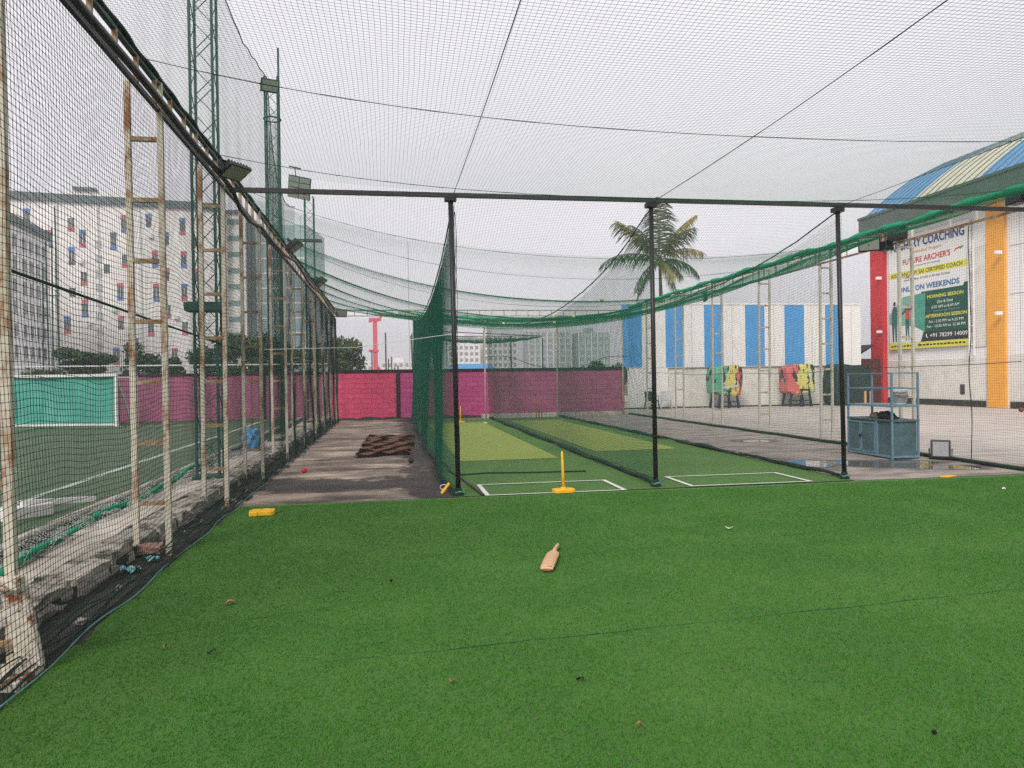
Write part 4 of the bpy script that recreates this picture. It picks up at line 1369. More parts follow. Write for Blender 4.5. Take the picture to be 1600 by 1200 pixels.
stump('yellow plastic stump on a base in front of the first turf lane', (2.37, 10.12, 0.004), 0.06, -0.015)
stump('small yellow stump far down the first turf lane', (2.55, 27.1, 0.006), 0.2, 0.0, 0.6)
lb = thing('stump_holder', 'loose yellow plastic base on the turf near the left net', 'stump base', (-1.53, 9.33, 0.004), 0.12)
MB().prism([(-0.14, -0.10), (-0.05, -0.10), (-0.04, -0.085), (0.04, -0.085), (0.05, -0.10), (0.11, -0.10), (0.15, -0.06), (0.15, 0.10), (-0.10, 0.10), (-0.14, 0.05)], 'z', 0, 0.055).build('body', M['yellow'], lb, bevel=0.012)
for x in (-0.06, 0.06):
    MB().bx(x - 0.04, x + 0.04, -0.06, 0.07, 0.056, 0.064).build('pad', M['yellow'], lb, bevel=0.003)
MB().lathe([(0.03, 0.056), (0.03, 0.066), (0.02, 0.066)], (0, 0, 0), 12).build('socket', M['yellow'], lb)
fs = thing('broken_stump', 'short yellow stump leaning at the foot of the leftmost black pole', 'stump', (0.70, 10.38, 0))
MB().tube([(0, 0, 0.015), (0.11, 0.02, 0.15)], 0.022, 10).build('shaft', M['yellow'], fs)
MB().tube([(0.03 + 0.05 * math.cos(a), 0.01, 0.10 + 0.035 * math.sin(a)) for a in np.arange(0.6, 5.6, 0.4)], 0.006, 5).build('cord_loop', M['bucket'], fs)
wk = thing('wicket', 'set of three brown wooden stumps at the far end of the second turf lane', 'wicket', (5.68, 28.2, 0))
for x in (-0.11, 0.0, 0.11):
    MB().tube([(x, 0, 0), (x, 0, 0.69), (x, 0, 0.71)], [0.019, 0.019, 0.01], 10).build('stump', M['stumpwood'], wk, smooth=True)
MB().bx(-0.17, 0.17, -0.05, 0.05, 0, 0.03).build('base', M['stumpwood'], wk)

# cricket bat lying on the turf
bat = thing('cricket_bat', 'wooden cricket bat lying on the turf in the foreground', 'bat', (1.25, 5.99, 0.012), math.atan2(-0.26, 0.78))
def bat_sec(v, hw, t0, t1):
    # flat face up, gentle ridge below
    return [(-hw, v, t1 * 0.72), (-hw * 0.6, v, t1), (hw * 0.6, v, t1), (hw, v, t1 * 0.72), (hw, v, t0 + 0.010), (0, v, t0), (-hw, v, t0 + 0.010)]
secs = [(0.0, 0.040, 0.008, 0.026), (0.012, 0.051, 0.0, 0.033), (0.06, 0.054, 0.0, 0.044), (0.2, 0.0545, 0.0, 0.052), (0.38, 0.0545, 0.0, 0.048), (0.52, 0.053, 0.0, 0.042), (0.56, 0.046, 0.004, 0.040), (0.60, 0.028, 0.008, 0.038)]
vs_, fs_ = [], []
for s_ in secs:
    vs_ += bat_sec(*s_)
for i in range(len(secs) - 1):
    for k in range(7):
        a, b_ = i * 7 + k, i * 7 + (k + 1) % 7
        fs_.append((a, b_, b_ + 7, a + 7))
fs_ += [tuple(range(7)), tuple(range((len(secs) - 1) * 7, len(secs) * 7))]
MB().add(vs_, fs_).build('blade', M['wood'], bat, smooth=False, bevel=0.004)
MB().tube([(0, 0.57, 0.024), (0, 0.64, 0.026), (0.004, 0.76, 0.03), (0.012, 0.84, 0.034), (0.016, 0.862, 0.035)], [0.021, 0.0185, 0.017, 0.014, 0.006], 10).build('handle', M['wood'], bat, smooth=True)
MB().bx(-0.036, 0.036, -0.004, 0.006, 0.004, 0.022).build('toe_guard', M['stumpwood'], bat, bevel=0.002)
MB().bx(0.005, 0.04, 0.028, 0.036, 0.0335, 0.0385).build('dark_mark', M['blackcloth'], bat)

# coir mat pile on the concrete lane
def matf(u, v):
    x0 = lerp(-0.70, -0.58, v) + 0.05 * math.sin(v * 23)
    x1 = lerp(0.46, 0.66, v) + 0.05 * math.sin(v * 17 + 1)
    yb = lerp(15.7, 21.8, v) + 0.5 * u * (1 - v) - 0.7 * u * v
    e = min(1, 10 * min(u, 1 - u)) * min(1, 14 * min(v, 1 - v))
    saw = (v * 7.0 + 0.06 * math.sin(u * 9) + 0.04 * math.sin(u * 23)) % 1.0
    z = 0.01 + e * (0.012 + 0.085 * (1 - saw) ** 0.7 * (1 if saw > 0.1 else saw * 10) + 0.008 * math.sin(u * 11 + v * 40) + 0.006 * math.sin(u * 27 + v * 13))
    return (lerp(x0, x1, u), yb, z)


cm = thing('coir_mat', 'brown coir mat lying in rough folds on the concrete lane', 'mat', (0, 0, 0))
M['coirshade'] = mat('shaded_coir', (0.03, 0.016, 0.011), (0.016, 0.009, 0.007), 16, 0.95, 0.6, 70)  # darkened coir colour, stands for the shade between the folds
MB().add([(-0.66, 15.75, 0.006), (0.44, 16.2, 0.006), (0.62, 21.1, 0.006), (-0.56, 21.7, 0.006)], [(0, 1, 2, 3)]).build('gap_shade', M['coirshade'], cm)  # flat dark sheet, paints the shade seen in the gaps
gm = random.Random(9)
nst = 8
for k in range(nst):
    y0, y1 = 15.7 + 6.05 * k / nst, 15.7 + 6.05 * (k + gm.uniform(0.62, 0.8)) / nst
    ph = gm.random() * 6
    tilt = lerp(0.45, -0.55, k / (nst - 1))
    def strip_fn(u, v, y0=y0, y1=y1, ph=ph, tilt=tilt, k=k):
        xl = -0.70 + 0.012 * k + 0.05 * math.sin(ph + v * 4)
        xr = 0.47 + 0.023 * k + 0.05 * math.sin(ph * 2 + v * 5)
        edge = 0.06 * math.sin(u * 9 + ph) + 0.04 * math.sin(u * 21 + ph * 2)
        e = min(1, 9 * min(u, 1 - u)) * min(1, 4 * min(v, 1 - v) + 0.15)
        return (lerp(xl, xr, u), lerp(y0 + edge, y1 + edge * 0.6 - 0.1 * math.sin(u * 13 + ph), v) + tilt * u, 0.012 + e * (0.045 + 0.05 * (1 - v) + 0.012 * math.sin(u * 17 + ph)))
    fo = MB().grid(strip_fn, 22, 8).build('fold', M['coir'], cm)
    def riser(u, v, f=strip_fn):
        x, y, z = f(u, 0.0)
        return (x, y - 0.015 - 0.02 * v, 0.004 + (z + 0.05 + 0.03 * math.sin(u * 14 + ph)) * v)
    MB().grid(riser, 22, 1).build('shaded_front', M['coirshade'], fo)  # dark front face, shade under each fold put into its colour

# hanging balls
def hang_ball(name, label, p, r_, m_, ztop):
    t = thing(name, label, 'ball', p, 0, 'balls hung on strings')
    MB().ball((0, 0, 0), r_, 16).build('ball', m_, t, smooth=True)
    MB().tube([(0, 0, r_ * 0.9), (0.004, 0, ztop - p[2])], 0.0022, 4).build('string', M['string'], t)
    return t


hang_ball('hanging_ball', 'red ball hanging on a string above the concrete lane', (-1.32, 12.0, 0.21), 0.045, M['redball'], float(ceil_z(np.array(-1.32), np.array(12.0))))
hang_ball('hanging_ball', 'dark worn ball hanging on a string beside the first divider net', (0.33, 12.0, 0.31), 0.047, M['darkball'], float(ceil_z(np.array(0.33), np.array(12.0))))
hang_ball('hanging_ball', 'brownish red ball hanging on a string at the right frame edge', (9.85, 10.35, 0.98), 0.036, mat('brown_ball_leather', (0.25, 0.06, 0.04), (0.18, 0.04, 0.03), 12, 0.5), 4.1)
tag(rope([(-1.99, 12.6, 2.12), (-0.5, 11.6, 2.1), (0.9, 10.27, 2.22)], 0.004, 5).build('tie_string', M['bucket']), 'thin pale string tied from the left net to the leftmost black pole', 'string')
tag(rope([(0.98, 14.3, 0.02), (1.05, 13.6, 0.02), (1.0, 12.9, 0.022), (1.1, 12.2, 0.02), (1.16, 11.2, 0.02), (1.24, 10.1, 0.02)], 0.018, 6).build('grey_hose', M['greydark'], smooth=True), 'dark grey hose lying beside the crease of the first lane', 'hose')
tag(rope([(1.12, 12.3, 0.016), (1.6, 12.44, 0.016), (2.3, 12.3, 0.016), (3.25, 12.22, 0.016)], 0.012, 6).build('ground_cable', M['rope_dark'], smooth=True), 'dark cable lying across the turf of the first lane', 'cable')
tag(MB().prism([(8.2, 10.1), (8.3, 10.05), (8.5, 10.12), (8.42, 10.2), (8.24, 10.17)], 'z', 0.005, 0.018).build('yellow_scrap', M['yellow']), 'flat yellow scrap on the turf edge near the blue cabinet', 'scrap')

# leaf and paper scraps on the turf
scr = [(1.10, 3.23, 'leafdry', 'dry brown leaf at the bottom centre of the turf', 'leaf'), (-0.01, 5.94, 'leafblack', 'dark rotten leaf on the turf left of the bat', 'leaf'), (3.44, 7.24, 'paper', 'white paper scrap on the turf right of the bat', 'scrap'),
       (2.33, 2.92, 'leafblack', 'dark rotten leaf at the bottom right of the turf', 'leaf'), (0.96, 3.79, 'leafblack', 'tiny dark leaf bit below the bat', 'leaf'), (-1.15, 5.6, 'leafdry', 'pale dry stalk on the turf near the left net', 'leaf'),
       (-1.35, 4.75, 'leafdry', 'small dry leaf on the turf close to the bracket foot', 'leaf'), (-1.05, 4.6, 'leafblack', 'dark leaf bit on the turf close to the left net', 'leaf'), (8.1, 8.8, 'paper', 'pale curled scrap at the right edge of the turf', 'scrap'), (0.3, 3.9, 'leafdry', 'faint dry leaf left of the lower centre of the turf', 'leaf')]
for k, (x, yy, mm, lab, cat) in enumerate(scr):
    s_ = 0.024 + 0.010 * (k % 3)
    o = tag(MB().grid(lambda u, v: ((u - 0.5) * s_ * 1.8, (v - 0.5) * s_ * math.sin(PI * min(max(u, 0.08), 0.95)), 0.02 + 0.012 * math.sin(u * 5 + k) + 0.008 * (v - 0.5) ** 2 * 4), 6, 3).build('scrap' if cat == 'scrap' else 'leaf', M[mm]), lab, cat, 'scraps on the turf')
    o.location = (x, yy, 0.002)
    o.rotation_euler = (0, 0, k * 1.3)

# ------------------------------------------------------------------ blue cabinet with rack
cb_ = thing('metal_cabinet', 'weathered blue steel cabinet with open rack beside the right fence', 'cabinet', (9.13, 12.45, 0.0), 0.0)
# local axes: x = depth to the right, y = length away from camera
cb_.rotation_euler = (0, 0, R(-2))
D_, L_, H_ = 0.52, 1.40, 0.72
MB().bx(0.02, D_ - 0.02, 0.02, L_ - 0.02, 0.05, H_ - 0.03).build('box', M['cab'], cb_)
MB().bx(-0.02, D_ + 0.02, -0.02, L_ + 0.02, H_ - 0.03, H_).build('top', M['cab'], cb_)
fr = MB()
for x in (0, D_):
    for y in (0, L_):
        fr.bx(x - 0.016, x + 0.016, y - 0.016, y + 0.016, 0, 1.6)
fr.bx(-0.022, 0.022, 0.44, 0.48, 0.02, H_ - 0.032)
for z in (0.04,):
    fr.bx(-0.02, 0.018, 0, L_, z - 0.02, z + 0.02).bx(D_ - 0.02, D_ + 0.02, 0, L_, z - 0.02, z + 0.02)
    fr.bx(0, D_, -0.02, 0.018, z - 0.02, z + 0.02)
for z in (1.3, 1.585):
    for x in (0, D_):
        fr.beam((x, 0, z), (x, L_, z), 0.024)
    for y in (0, L_):
        fr.beam((0, y, z), (D_, y, z), 0.024)
fr.build('frame', M['cabframe'], cb_)
MB().bx(-0.01, D_ + 0.01, -0.01, L_ + 0.01, 0.955, 0.99).build('shelf', M['cabframe'], cb_)
for y0, y1 in ((0.49, 0.94), (0.955, 1.39)):
    d = MB().bx(-0.012, 0.015, y0, y1, 0.07, H_ - 0.06).build('door', M['cab'], cb_)
    f2 = MB()
    f2.bx(-0.026, -0.0125, y0, y0 + 0.03, 0.07, H_ - 0.06).bx(-0.026, -0.0125, y1 - 0.03, y1, 0.07, H_ - 0.06).bx(-0.026, -0.0125, y0 + 0.031, y1 - 0.031, 0.07, 0.1).bx(-0.026, -0.0125, y0 + 0.031, y1 - 0.031, H_ - 0.09, H_ - 0.06)
    f2.build('door_frame', M['cabframe'], d)
MB().bx(-0.05, -0.028, 0.93, 0.965, 0.34, 0.4).build('padlock', M['black'], cb_)
MB().tube([(-0.03, 0.86, 0.44), (-0.055, 0.86, 0.42), (-0.055, 0.86, 0.38), (-0.03, 0.86, 0.36)], 0.008, 5).build('handle', M['black'], cb_)
bk = thing('bucket', 'white plastic bucket on the shelf of the blue cabinet rack', 'bucket', (9.46, 12.7, 0.993))
MB().lathe([(0.12, 0), (0.13, 0.02), (0.145, 0.26), (0.155, 0.27), (0.155, 0.285), (0.147, 0.285), (0.135, 0.03), (0.01, 0.02)], (0, 0, 0), 20).build('pail', M['bucket'], bk, smooth=True)
MB().tube([(0.15 * math.cos(a), 0.15 * math.sin(a), 0.25 - 0.12 * abs(math.sin(a)) if math.sin(a) < 0 else 0.25) for a in np.arange(PI, 2 * PI + 0.1, 0.3)], 0.005, 5).build('handle', M['greydark'], bk)
for k in range(2):
    MB().lathe([(0.149 + 0.002 * k, 0.19 + 0.05 * k), (0.154, 0.195 + 0.05 * k), (0.149, 0.2 + 0.05 * k)], (0, 0, 0), 20).build('rib', M['bucket'], bk)
gv = thing('glove', 'pair of worn black gloves lying on the blue cabinet top', 'gloves', (9.3, 12.85, 0.722))
def lump(sx, sy, sz, seed):
    bm = bmesh.new()
    bmesh.ops.create_icosphere(bm, subdivisions=3, radius=1)
    g_ = random.Random(seed)
    a1, a2 = g_.random() * 6, g_.random() * 6
    for v in bm.verts:
        k = 1 + 0.16 * math.sin(v.co.x * 5 + a1) * math.sin(v.co.y * 6 + a2) + 0.06 * math.sin(v.co.z * 11 + a1)
        v.co = Vector((v.co.x * sx * k, v.co.y * sy * k, max(-0.55, v.co.z) * sz * k + sz * 0.55))
    me = bpy.data.meshes.new('lump')
    bm.to_mesh(me)
    bm.free()
    me.polygons.foreach_set('use_smooth', [True] * len(me.polygons))
    return me


o = obj('palm', lump(0.12, 0.2, 0.1, 3), M['blackcloth'], gv)
o = obj('cuff', lump(0.09, 0.14, 0.07, 5), mat('brown_glove_cuff', (0.2, 0.13, 0.11), (0.1, 0.07, 0.06), 9, 0.8), gv)
o.location = (0, 0.3, 0)
for k in range(4):
    o = obj('finger', lump(0.025, 0.07, 0.03, 8 + k), M['blackcloth'], gv)
    o.location = (-0.09 + 0.05 * k, -0.2, 0.01)
fg = thing('floodlight', 'grey floodlight standing on the ground beside the blue cabinet', 'floodlight', (9.88, 12.15, 0.0), R(-38))
MB().bx(-0.16, 0.16, -0.05, 0.06, 0.04, 0.36).build('housing', M['greydark'], fg, bevel=0.012)
MB().bx(-0.125, 0.125, -0.058, -0.051, 0.07, 0.33).build('glass', M['greylight'], fg)
for k in range(5):
    MB().bx(-0.14 + 0.06 * k, -0.12 + 0.06 * k, 0.06, 0.12, 0.08, 0.32).build('fin', M['greydark'], fg)
MB().tube([(-0.18, 0.0, 0.2), (-0.18, 0.06, 0.01), (0.18, 0.06, 0.01), (0.18, 0.0, 0.2)], 0.012, 6).build('stand', M['greydark'], fg)

# ------------------------------------------------------------------ blue striped building
bl = thing('striped_building', 'low white building with tall blue painted stripes behind the yard', 'building', (11.3, 35.3, 0))
W_ = 12.85
MB().prism([(0.3, 0.12), (W_, 0.12), (W_, 8), (4, 8)], 'z', -0.03, 2.0).build('lower_wall', M['bdirty'], bl)
MB().prism([(0, 0.0), (W_, 0.0), (W_, 8), (3.9, 8)], 'z', 2.0, 5.12).build('upper_wall', M['bwhite'], bl)
MB().bx(0.35, 2.35, 0.02, 0.119, 0.0, 1.997).build('white_patch', M['bwhite'], bl)
for x0, x1 in ((0.0, 1.02), (2.25, 3.13), (4.27, 5.28), (6.46, 7.5), (8.6, 9.67), (10.85, 11.78)):
    MB().bx(x0, x1, -0.012, -0.002, 2.03, 5.1).build('blue_stripe', M['bblue'], bl)
for x in (1.5, 3.6, 5.75, 8.0, 10.1, 12.3):
    MB().bx(x, x + 0.02, -0.006, -0.001, 2.02, 5.1).build('panel_joint', M['fargrey'], bl)
MB().bx(0.0, W_, -0.15, -0.005, 0.0, 0.05).build('mossy_foot', M['mold'], bl)
MB().prism([(-0.03, -0.03), (W_ + 0.03, -0.03), (W_ + 0.03, 8.03), (3.88, 8.03)], 'z', 5.12, 5.2).build('parapet_cap', M['bwhite'], bl)

# covered machines
def cover_mesh(sx, sy, sz, seed):
    bm = bmesh.new()
    bmesh.ops.create_cube(bm, size=1)
    bmesh.ops.subdivide_edges(bm, edges=bm.edges[:], cuts=9, use_grid_fill=True)
    g_ = random.Random(seed)
    ph = [g_.random() * 6 for _ in range(6)]
    for v in bm.verts:
        x, y, z = v.co
        rr_ = 1 - 0.07 * (abs(2 * x) ** 4 * abs(2 * z) ** 4)
        k = 0.022 * math.sin(9 * x + ph[0] + 4 * z) + 0.02 * math.sin(7 * z + ph[1] + 3 * x) + 0.025 * abs(math.sin(12 * x + 7 * z + ph[2])) + 0.02 * abs(math.sin(5 * x - 11 * z + ph[5]))
        v.co = Vector((x * sx * rr_ * (1 + 0.05 * math.sin(6 * z + ph[3])), y * sy * rr_ + k * (1 if abs(y) > 0.4 else 0.3), z * sz * rr_ * (1 + 0.05 * math.sin(5 * x + ph[4])) + k * 0.6))
    me = bpy.data.meshes.new('cover')
    bm.to_mesh(me)
    bm.free()
    me.polygons.foreach_set('use_smooth', [True] * len(me.polygons))
    return me


GR, YE, RE, LI = (0.08, 0.36, 0.22), (0.62, 0.56, 0.16), (0.6, 0.13, 0.13), (0.42, 0.56, 0.36)
cmats = [cover_mat('printed_cover_green_red', [(0.0, GR), (0.34, LI), (0.42, YE), (0.78, RE)]), cover_mat('printed_cover_red_yellow', [(0.0, RE), (0.36, YE), (0.82, LI), (0.95, YE)])]
M['blueleg'] = mat('dark_blue_steel', (0.02, 0.035, 0.07), (0.014, 0.022, 0.04), 6, 0.5)
for k, (x, lab) in enumerate(((16.05, 'stand wrapped in a green, yellow and red printed cover by the striped building'), (19.85, 'stand wrapped in a mostly yellow printed cover with red side by the striped building'))):
    t = thing('covered_stand', lab, 'covered stand', (x, 34.1, 0), (0.1, -0.06)[k], 'covered stands by the striped building')
    o = obj('cover', cover_mesh(1.42, 0.9, 1.42, 12 + k), cmats[k], t)
    o.location = (0, 0, 1.31)
    o.rotation_euler = (0, (0.06, -0.05)[k], 0)
    if k == 0:
        for j in range(9):
            MB().bx(-0.42 + 0.1 * j, -0.36 + 0.1 * j, -0.53, -0.52, 0.95 + 0.01 * j, 1.04 + 0.01 * j).build('printed_mark', M['bucket'], o.parent)
    for sx, sy in ((-0.55, -0.35), (0.55, -0.35), (-0.6, 0.35), (0.5, 0.35), (0.0, -0.38)):
        MB().beam((sx * 0.75, sy, 0.85), (sx, sy, 0.0), 0.09).build('leg', M['blueleg'], t)
    MB().bx(-0.5, 0.5, -0.4, 0.4, 0.78, 0.86).build('frame', M['blueleg'], t)
    MB().beam((-0.52, -0.35, 0.3), (0.52, -0.35, 0.3), 0.05).build('stretcher', M['blueleg'], t)
td = thing('tarpaulin_heap', 'dark green tarpaulin draped over a tall heap at the right end of the striped building', 'tarpaulin', (22.75, 34.4, 0))
o = obj('cover', cover_mesh(1.9, 1.1, 2.05, 33), M['tarpdark'], td)
o.location = (0, 0, 0.98)
for x in (0.55, 0.85):
    MB().bx(x, x + 0.08, -0.62, -0.54, 0, 0.7).build('leg', M['wood'], td)


def chair(label, loc, rz, m_):
    t = thing('plastic_chair', label, 'chair', loc, rz, 'plastic chairs by the striped building')
    MB().bx(-0.24, 0.24, -0.24, 0.22, 0.40, 0.44).build('seat', m_, t, bevel=0.01)
    MB().grid(lambda u, v: (-0.24 + 0.48 * u, 0.22 + 0.1 * v + 0.04 * (2 * u - 1) ** 2 * -1, 0.44 + 0.42 * v), 6, 4).build('backrest', m_, t)
    for sx, sy in ((-1, -1), (1, -1), (-1, 1), (1, 1)):
        MB().beam((sx * 0.21, sy * 0.2, 0.41), (sx * 0.26, sy * 0.25, 0), 0.045).build('leg', m_, t)
    for sx in (-1, 1):
        MB().tube([(sx * 0.25, -0.2, 0.43), (sx * 0.27, -0.2, 0.63), (sx * 0.27, 0.2, 0.65)], 0.022, 6).build('armrest', m_, t)
    return t


chair('dark plastic chair at the left end of the striped building', (12.45, 34.35, 0), 0.4, M['tarpdark'])
chair('pale plastic chair second from the left end of the striped building', (13.15, 34.3, 0), -0.3, mat('pale_plastic', (0.5, 0.5, 0.47), (0.42, 0.42, 0.4), 6, 0.5))

# shed between the two buildings
sh = thing('shed', 'dark little shed with sloping roof left of the red column', 'shed', (24.3, 36.2, 0))
MB().bx(0.0, 2.2, 0.0, 2.0, 0, 2.35).build('wall', M['shedred'], sh)
MB().add([(-0.6, -0.3, 2.2), (1.0, -0.3, 3.1), (1.0, 2.2, 3.1), (-0.6, 2.2, 2.2), (-0.6, -0.3, 2.1), (1.0, -0.3, 3.0), (1.0, 2.2, 3.0), (-0.6, 2.2, 2.1)], [(0, 1, 2, 3), (7, 6, 5, 4), (0, 4, 5, 1), (1, 5, 6, 2), (2, 6, 7, 3), (3, 7, 4, 0)]).build('roof', M['wblack'], sh)
MB().bx(0.02, 0.5, -0.02, -0.005, 0, 2.0).build('door', M['stumpwood'], sh)

# ------------------------------------------------------------------ arena with vaulted roof and banner
ar = thing('arena', 'large white hall with striped vaulted roof and red and orange columns', 'building', (26.2, 0, 0))
MB().bx(0, 18, 8, 37.1, -0.03, 9.0).build('wall', M['bwhite'], ar)
MB().bx(-0.28, 0.0, 36.02, 37.02, 0, 9.1).build('red_column', M['red'], ar)
MB().bx(-0.02, 0.9, 37.11, 37.3, 0, 9.1).build('red_return', M['red'], ar)
MB().bx(-0.12, 0.0, 28.2, 29.2, 0, 9.1).build('orange_column', M['orange'], ar)
MB().bx(-0.25, 0.0, 20.0, 21.2, 0, 9.1).build('orange_column', M['orange'], ar)
MB().bx(-0.05, 0.0, 29.32, 30.1, 2.7, 7.2).build('panel', M['bdirty'], ar)
MB().bx(-0.04, 0.0, 21.22, 28.03, 0.0, 2.3).build('panel', M['bdirty'], ar)
MB().bx(-0.04, 0.0, 29.32, 35.98, 0.0, 2.2).build('panel', M['bdirty'], ar)
MB().bx(-0.09, -0.042, 21.25, 28.0, 0.0, 0.28).build('skirting', M['mold'], ar)
MB().bx(-0.09, -0.042, 29.35, 35.9, 0.0, 0.28).build('skirting', M['mold'], ar)
for (yy, z) in ((36.05, 6.55), (36.05, 3.7), (28.15, 6.6), (28.15, 4.0)):
    MB().bx(-0.55, -0.27, yy, yy + 0.12, z, z + 0.14).build('pipe_stub', M['bwhite'], ar)
for z in (4.85, 6.9):
    MB().bx(-0.012, 0.0, 21.2, 28.05, z, z + 0.03).build('wall_joint', M['fargrey'], ar)
sk = MB().bx(-0.07, -0.042, 30.6, 30.85, 0.55, 1.0).build('vent', M['greydark'], ar)
bx_ = MB().bx(-0.34, -0.29, 36.35, 36.75, 1.6, 1.95).build('meter_box', M['greylight'], ar)
MB().bx(-0.95, 3, 6, 37.0, 9.05, 9.9).build('fascia', M['fascia'], ar)
MB().bx(-1.0, -0.951, 6, 37.05, 9.82, 9.95).build('gutter', M['fascia'], ar)
gab = [(-0.8, 9.9), (0.03, 10.6), (1.0, 11.35), (2.03, 12.05), (4.0, 13.0), (6.2, 13.7), (8.8, 14.45), (12, 14.9), (16, 15.0), (22, 14.2)]
ynow = 36.9
k = 0
bounds = [36.9, 33.15, 29.0, 25.2, 21.4, 17.6, 13.8, 10.0]
for k in range(len(bounds) - 1):
    y1, y0 = bounds[k], bounds[k + 1]
    sheet = MB()
    for i in range(len(gab) - 1):
        (xa, za), (xb, zb) = gab[i], gab[i + 1]
        sheet.add([(xa, y0, za), (xb, y0, zb), (xb, y1, zb), (xa, y1, za), (xa, y0, za - 0.1), (xb, y0, zb - 0.1), (xb, y1, zb - 0.1), (xa, y1, za - 0.1)], [(0, 1, 2, 3), (7, 6, 5, 4), (0, 4, 5, 1), (2, 6, 7, 3)])
    sh_ = sheet.build('roof_sheet', M['roofblue'] if k % 2 == 0 else M['roofcream'], ar)
    ns = 7
    for j in range(ns):
        yy = y0 + (y1 - y0) * (j + 0.5) / ns
        MB().tube([(xa, yy, za + 0.015) for xa, za in gab], 0.03, 4).build('roof_seam', M['seam'], sh_)
MB().prism([(x, z - 0.1) for x, z in gab] + [(22, 9), (-0.8, 9)], 'y', 36.75, 36.85).build('gable_end', M['bwhite'], ar)

# banner
bn_ = thing('banner', 'archery coaching banner with green timetable hung on the white hall', 'banner', (26.05, 36.0, 0))
bn_.rotation_euler = (R(90), 0, R(-90))
# local: x = to the right as seen, y = up, z = out towards the yard
MB().bx(0.36, 5.88, 2.78, 8.5, -0.1, 0.0).build('sheet', M['postwhite'], bn_)


def flat(name, poly, m_, z):
    MB().add([(x, y, z) for x, y in poly], [tuple(range(len(poly)))]).build(name, m_, bn_)


flat('green_field', [(2.55, 3.1), (5.88, 3.1), (5.88, 5.72), (5.55, 5.70), (5.5, 5.56), (2.75, 5.56)], M['p_green'], 0.004)
flat('mint_field', [(0.36, 3.1), (2.58, 3.1), (2.75, 5.5), (1.4, 5.45), (0.9, 5.0), (0.36, 4.6)], M['p_mint'], 0.004)
flat('mint_field', [(1.9, 3.4), (3.0, 3.6), (3.05, 5.5), (2.0, 5.4)], mat('banner_teal', (0.05, 0.26, 0.18), (0.1, 0.36, 0.27), 2.5, 0.55), 0.006)
flat('pale_ground', [(0.4, 3.1), (2.7, 3.1), (2.9, 3.6), (2.2, 3.9), (1.0, 4.0), (0.36, 4.1)], M['postwhite'], 0.0075)
flat('yellow_band', [(0.36, 6.45), (5.86, 6.42), (5.86, 6.73), (0.36, 6.75)], M['p_yellow'], 0.004)
flat('yellow_footer', [(0.36, 2.79), (5.87, 2.79), (5.87, 3.09), (0.36, 3.09)], M['p_yellow'], 0.009)
flat('black_field', [(2.68, 3.11), (5.87, 3.11), (5.87, 3.56), (3.03, 3.56)], M['p_black'], 0.009)
flat('divider_line', [(3.6, 4.52), (5.3, 4.54), (5.3, 4.56), (3.6, 4.54)], M['p_mint'], 0.009)


def text(s_, x0, x1, y0, cap, m_, z=0.012, off=0.0):
    cu = bpy.data.curves.new('lettering', 'FONT')
    cu.body = s_
    cu.size = 1.0
    cu.offset = off
    cu.resolution_u = 2
    tmp = bpy.data.objects.new('tmp', cu)
    col.objects.link(tmp)
    bpy.context.view_layer.update()
    dg = bpy.context.evaluated_depsgraph_get()
    me = bpy.data.meshes.new_from_object(tmp.evaluated_get(dg))
    bpy.data.objects.remove(tmp)
    n = len(me.vertices)
    co = np.empty(n * 3, dtype=np.float32)
    me.vertices.foreach_get('co', co)
    co = co.reshape(-1, 3)
    mn, mx_ = co.min(0), co.max(0)
    co[:, 0] = x0 + (co[:, 0] - mn[0]) / (mx_[0] - mn[0]) * (x1 - x0)
    co[:, 1] = y0 + co[:, 1] / 0.72 * cap
    co[:, 2] = z
    me.vertices.foreach_set('co', co.ravel())
    me.update()
    me.name = 'lettering'
    o = obj('lettering', me, m_, bn_)
    return o


text('ARCHERY COACHING', 0.5, 5.6, 7.86, 0.43, M['p_navy'], off=0.025)
text('Professional Program', 2.0, 4.17, 7.56, 0.14, M['p_orange'], off=0.005)
text("FUTURE ARCHER'S", 1.44, 4.73, 7.07, 0.28, M['p_red'], off=0.02)
text('Have a Passion for the Challenge', 2.0, 4.05, 6.88, 0.08, M['p_black'])
text('ASSISTANCE BY SAI CERTIFIED COACH', 0.52, 5.47, 6.49, 0.2, M['p_black'], off=0.005)
text('Open for Boys & Girls of All Age Groups', 1.5, 4.7, 6.23, 0.10, M['p_black'])
text('ONLY ON WEEKENDS', 1.1, 5.28, 5.69, 0.26, M['p_blue'], off=0.025)
text('MORNING SESSION', 3.18, 5.52, 5.18, 0.16, M['p_yellow'], off=0.025)
text('(Sat & Sun)', 3.85, 4.86, 4.91, 0.13, M['postwhite'], off=0.01)
text('6.00 AM to 8.00 AM', 3.47, 5.26, 4.67, 0.13, M['postwhite'], off=0.01)
text('AFTERNOON SESSION', 3.05, 5.72, 4.24, 0.16, M['p_yellow'], off=0.025)
text('Sat - 2.30 PM to 4.25 PM', 3.28, 5.5, 3.98, 0.13, M['postwhite'], off=0.01)
text('Sun - 10.30 AM to 12.30 PM', 3.15, 5.62, 3.75, 0.13, M['postwhite'], off=0.01)
text('+91 78299 14009', 3.35, 5.75, 3.28, 0.2, M['postwhite'], off=0.012)
MB().tube([(3.12, 3.46, 0.012), (3.1, 3.38, 0.012), (3.14, 3.3, 0.012), (3.22, 3.27, 0.012)], 0.022, 5).build('phone_mark', M['postwhite'], bn_)
flat('arrow_mark', [(4.95, 7.16), (5.1, 7.28), (5.35, 7.3), (5.3, 7.38), (5.0, 7.3)], M['p_red'], 0.01)
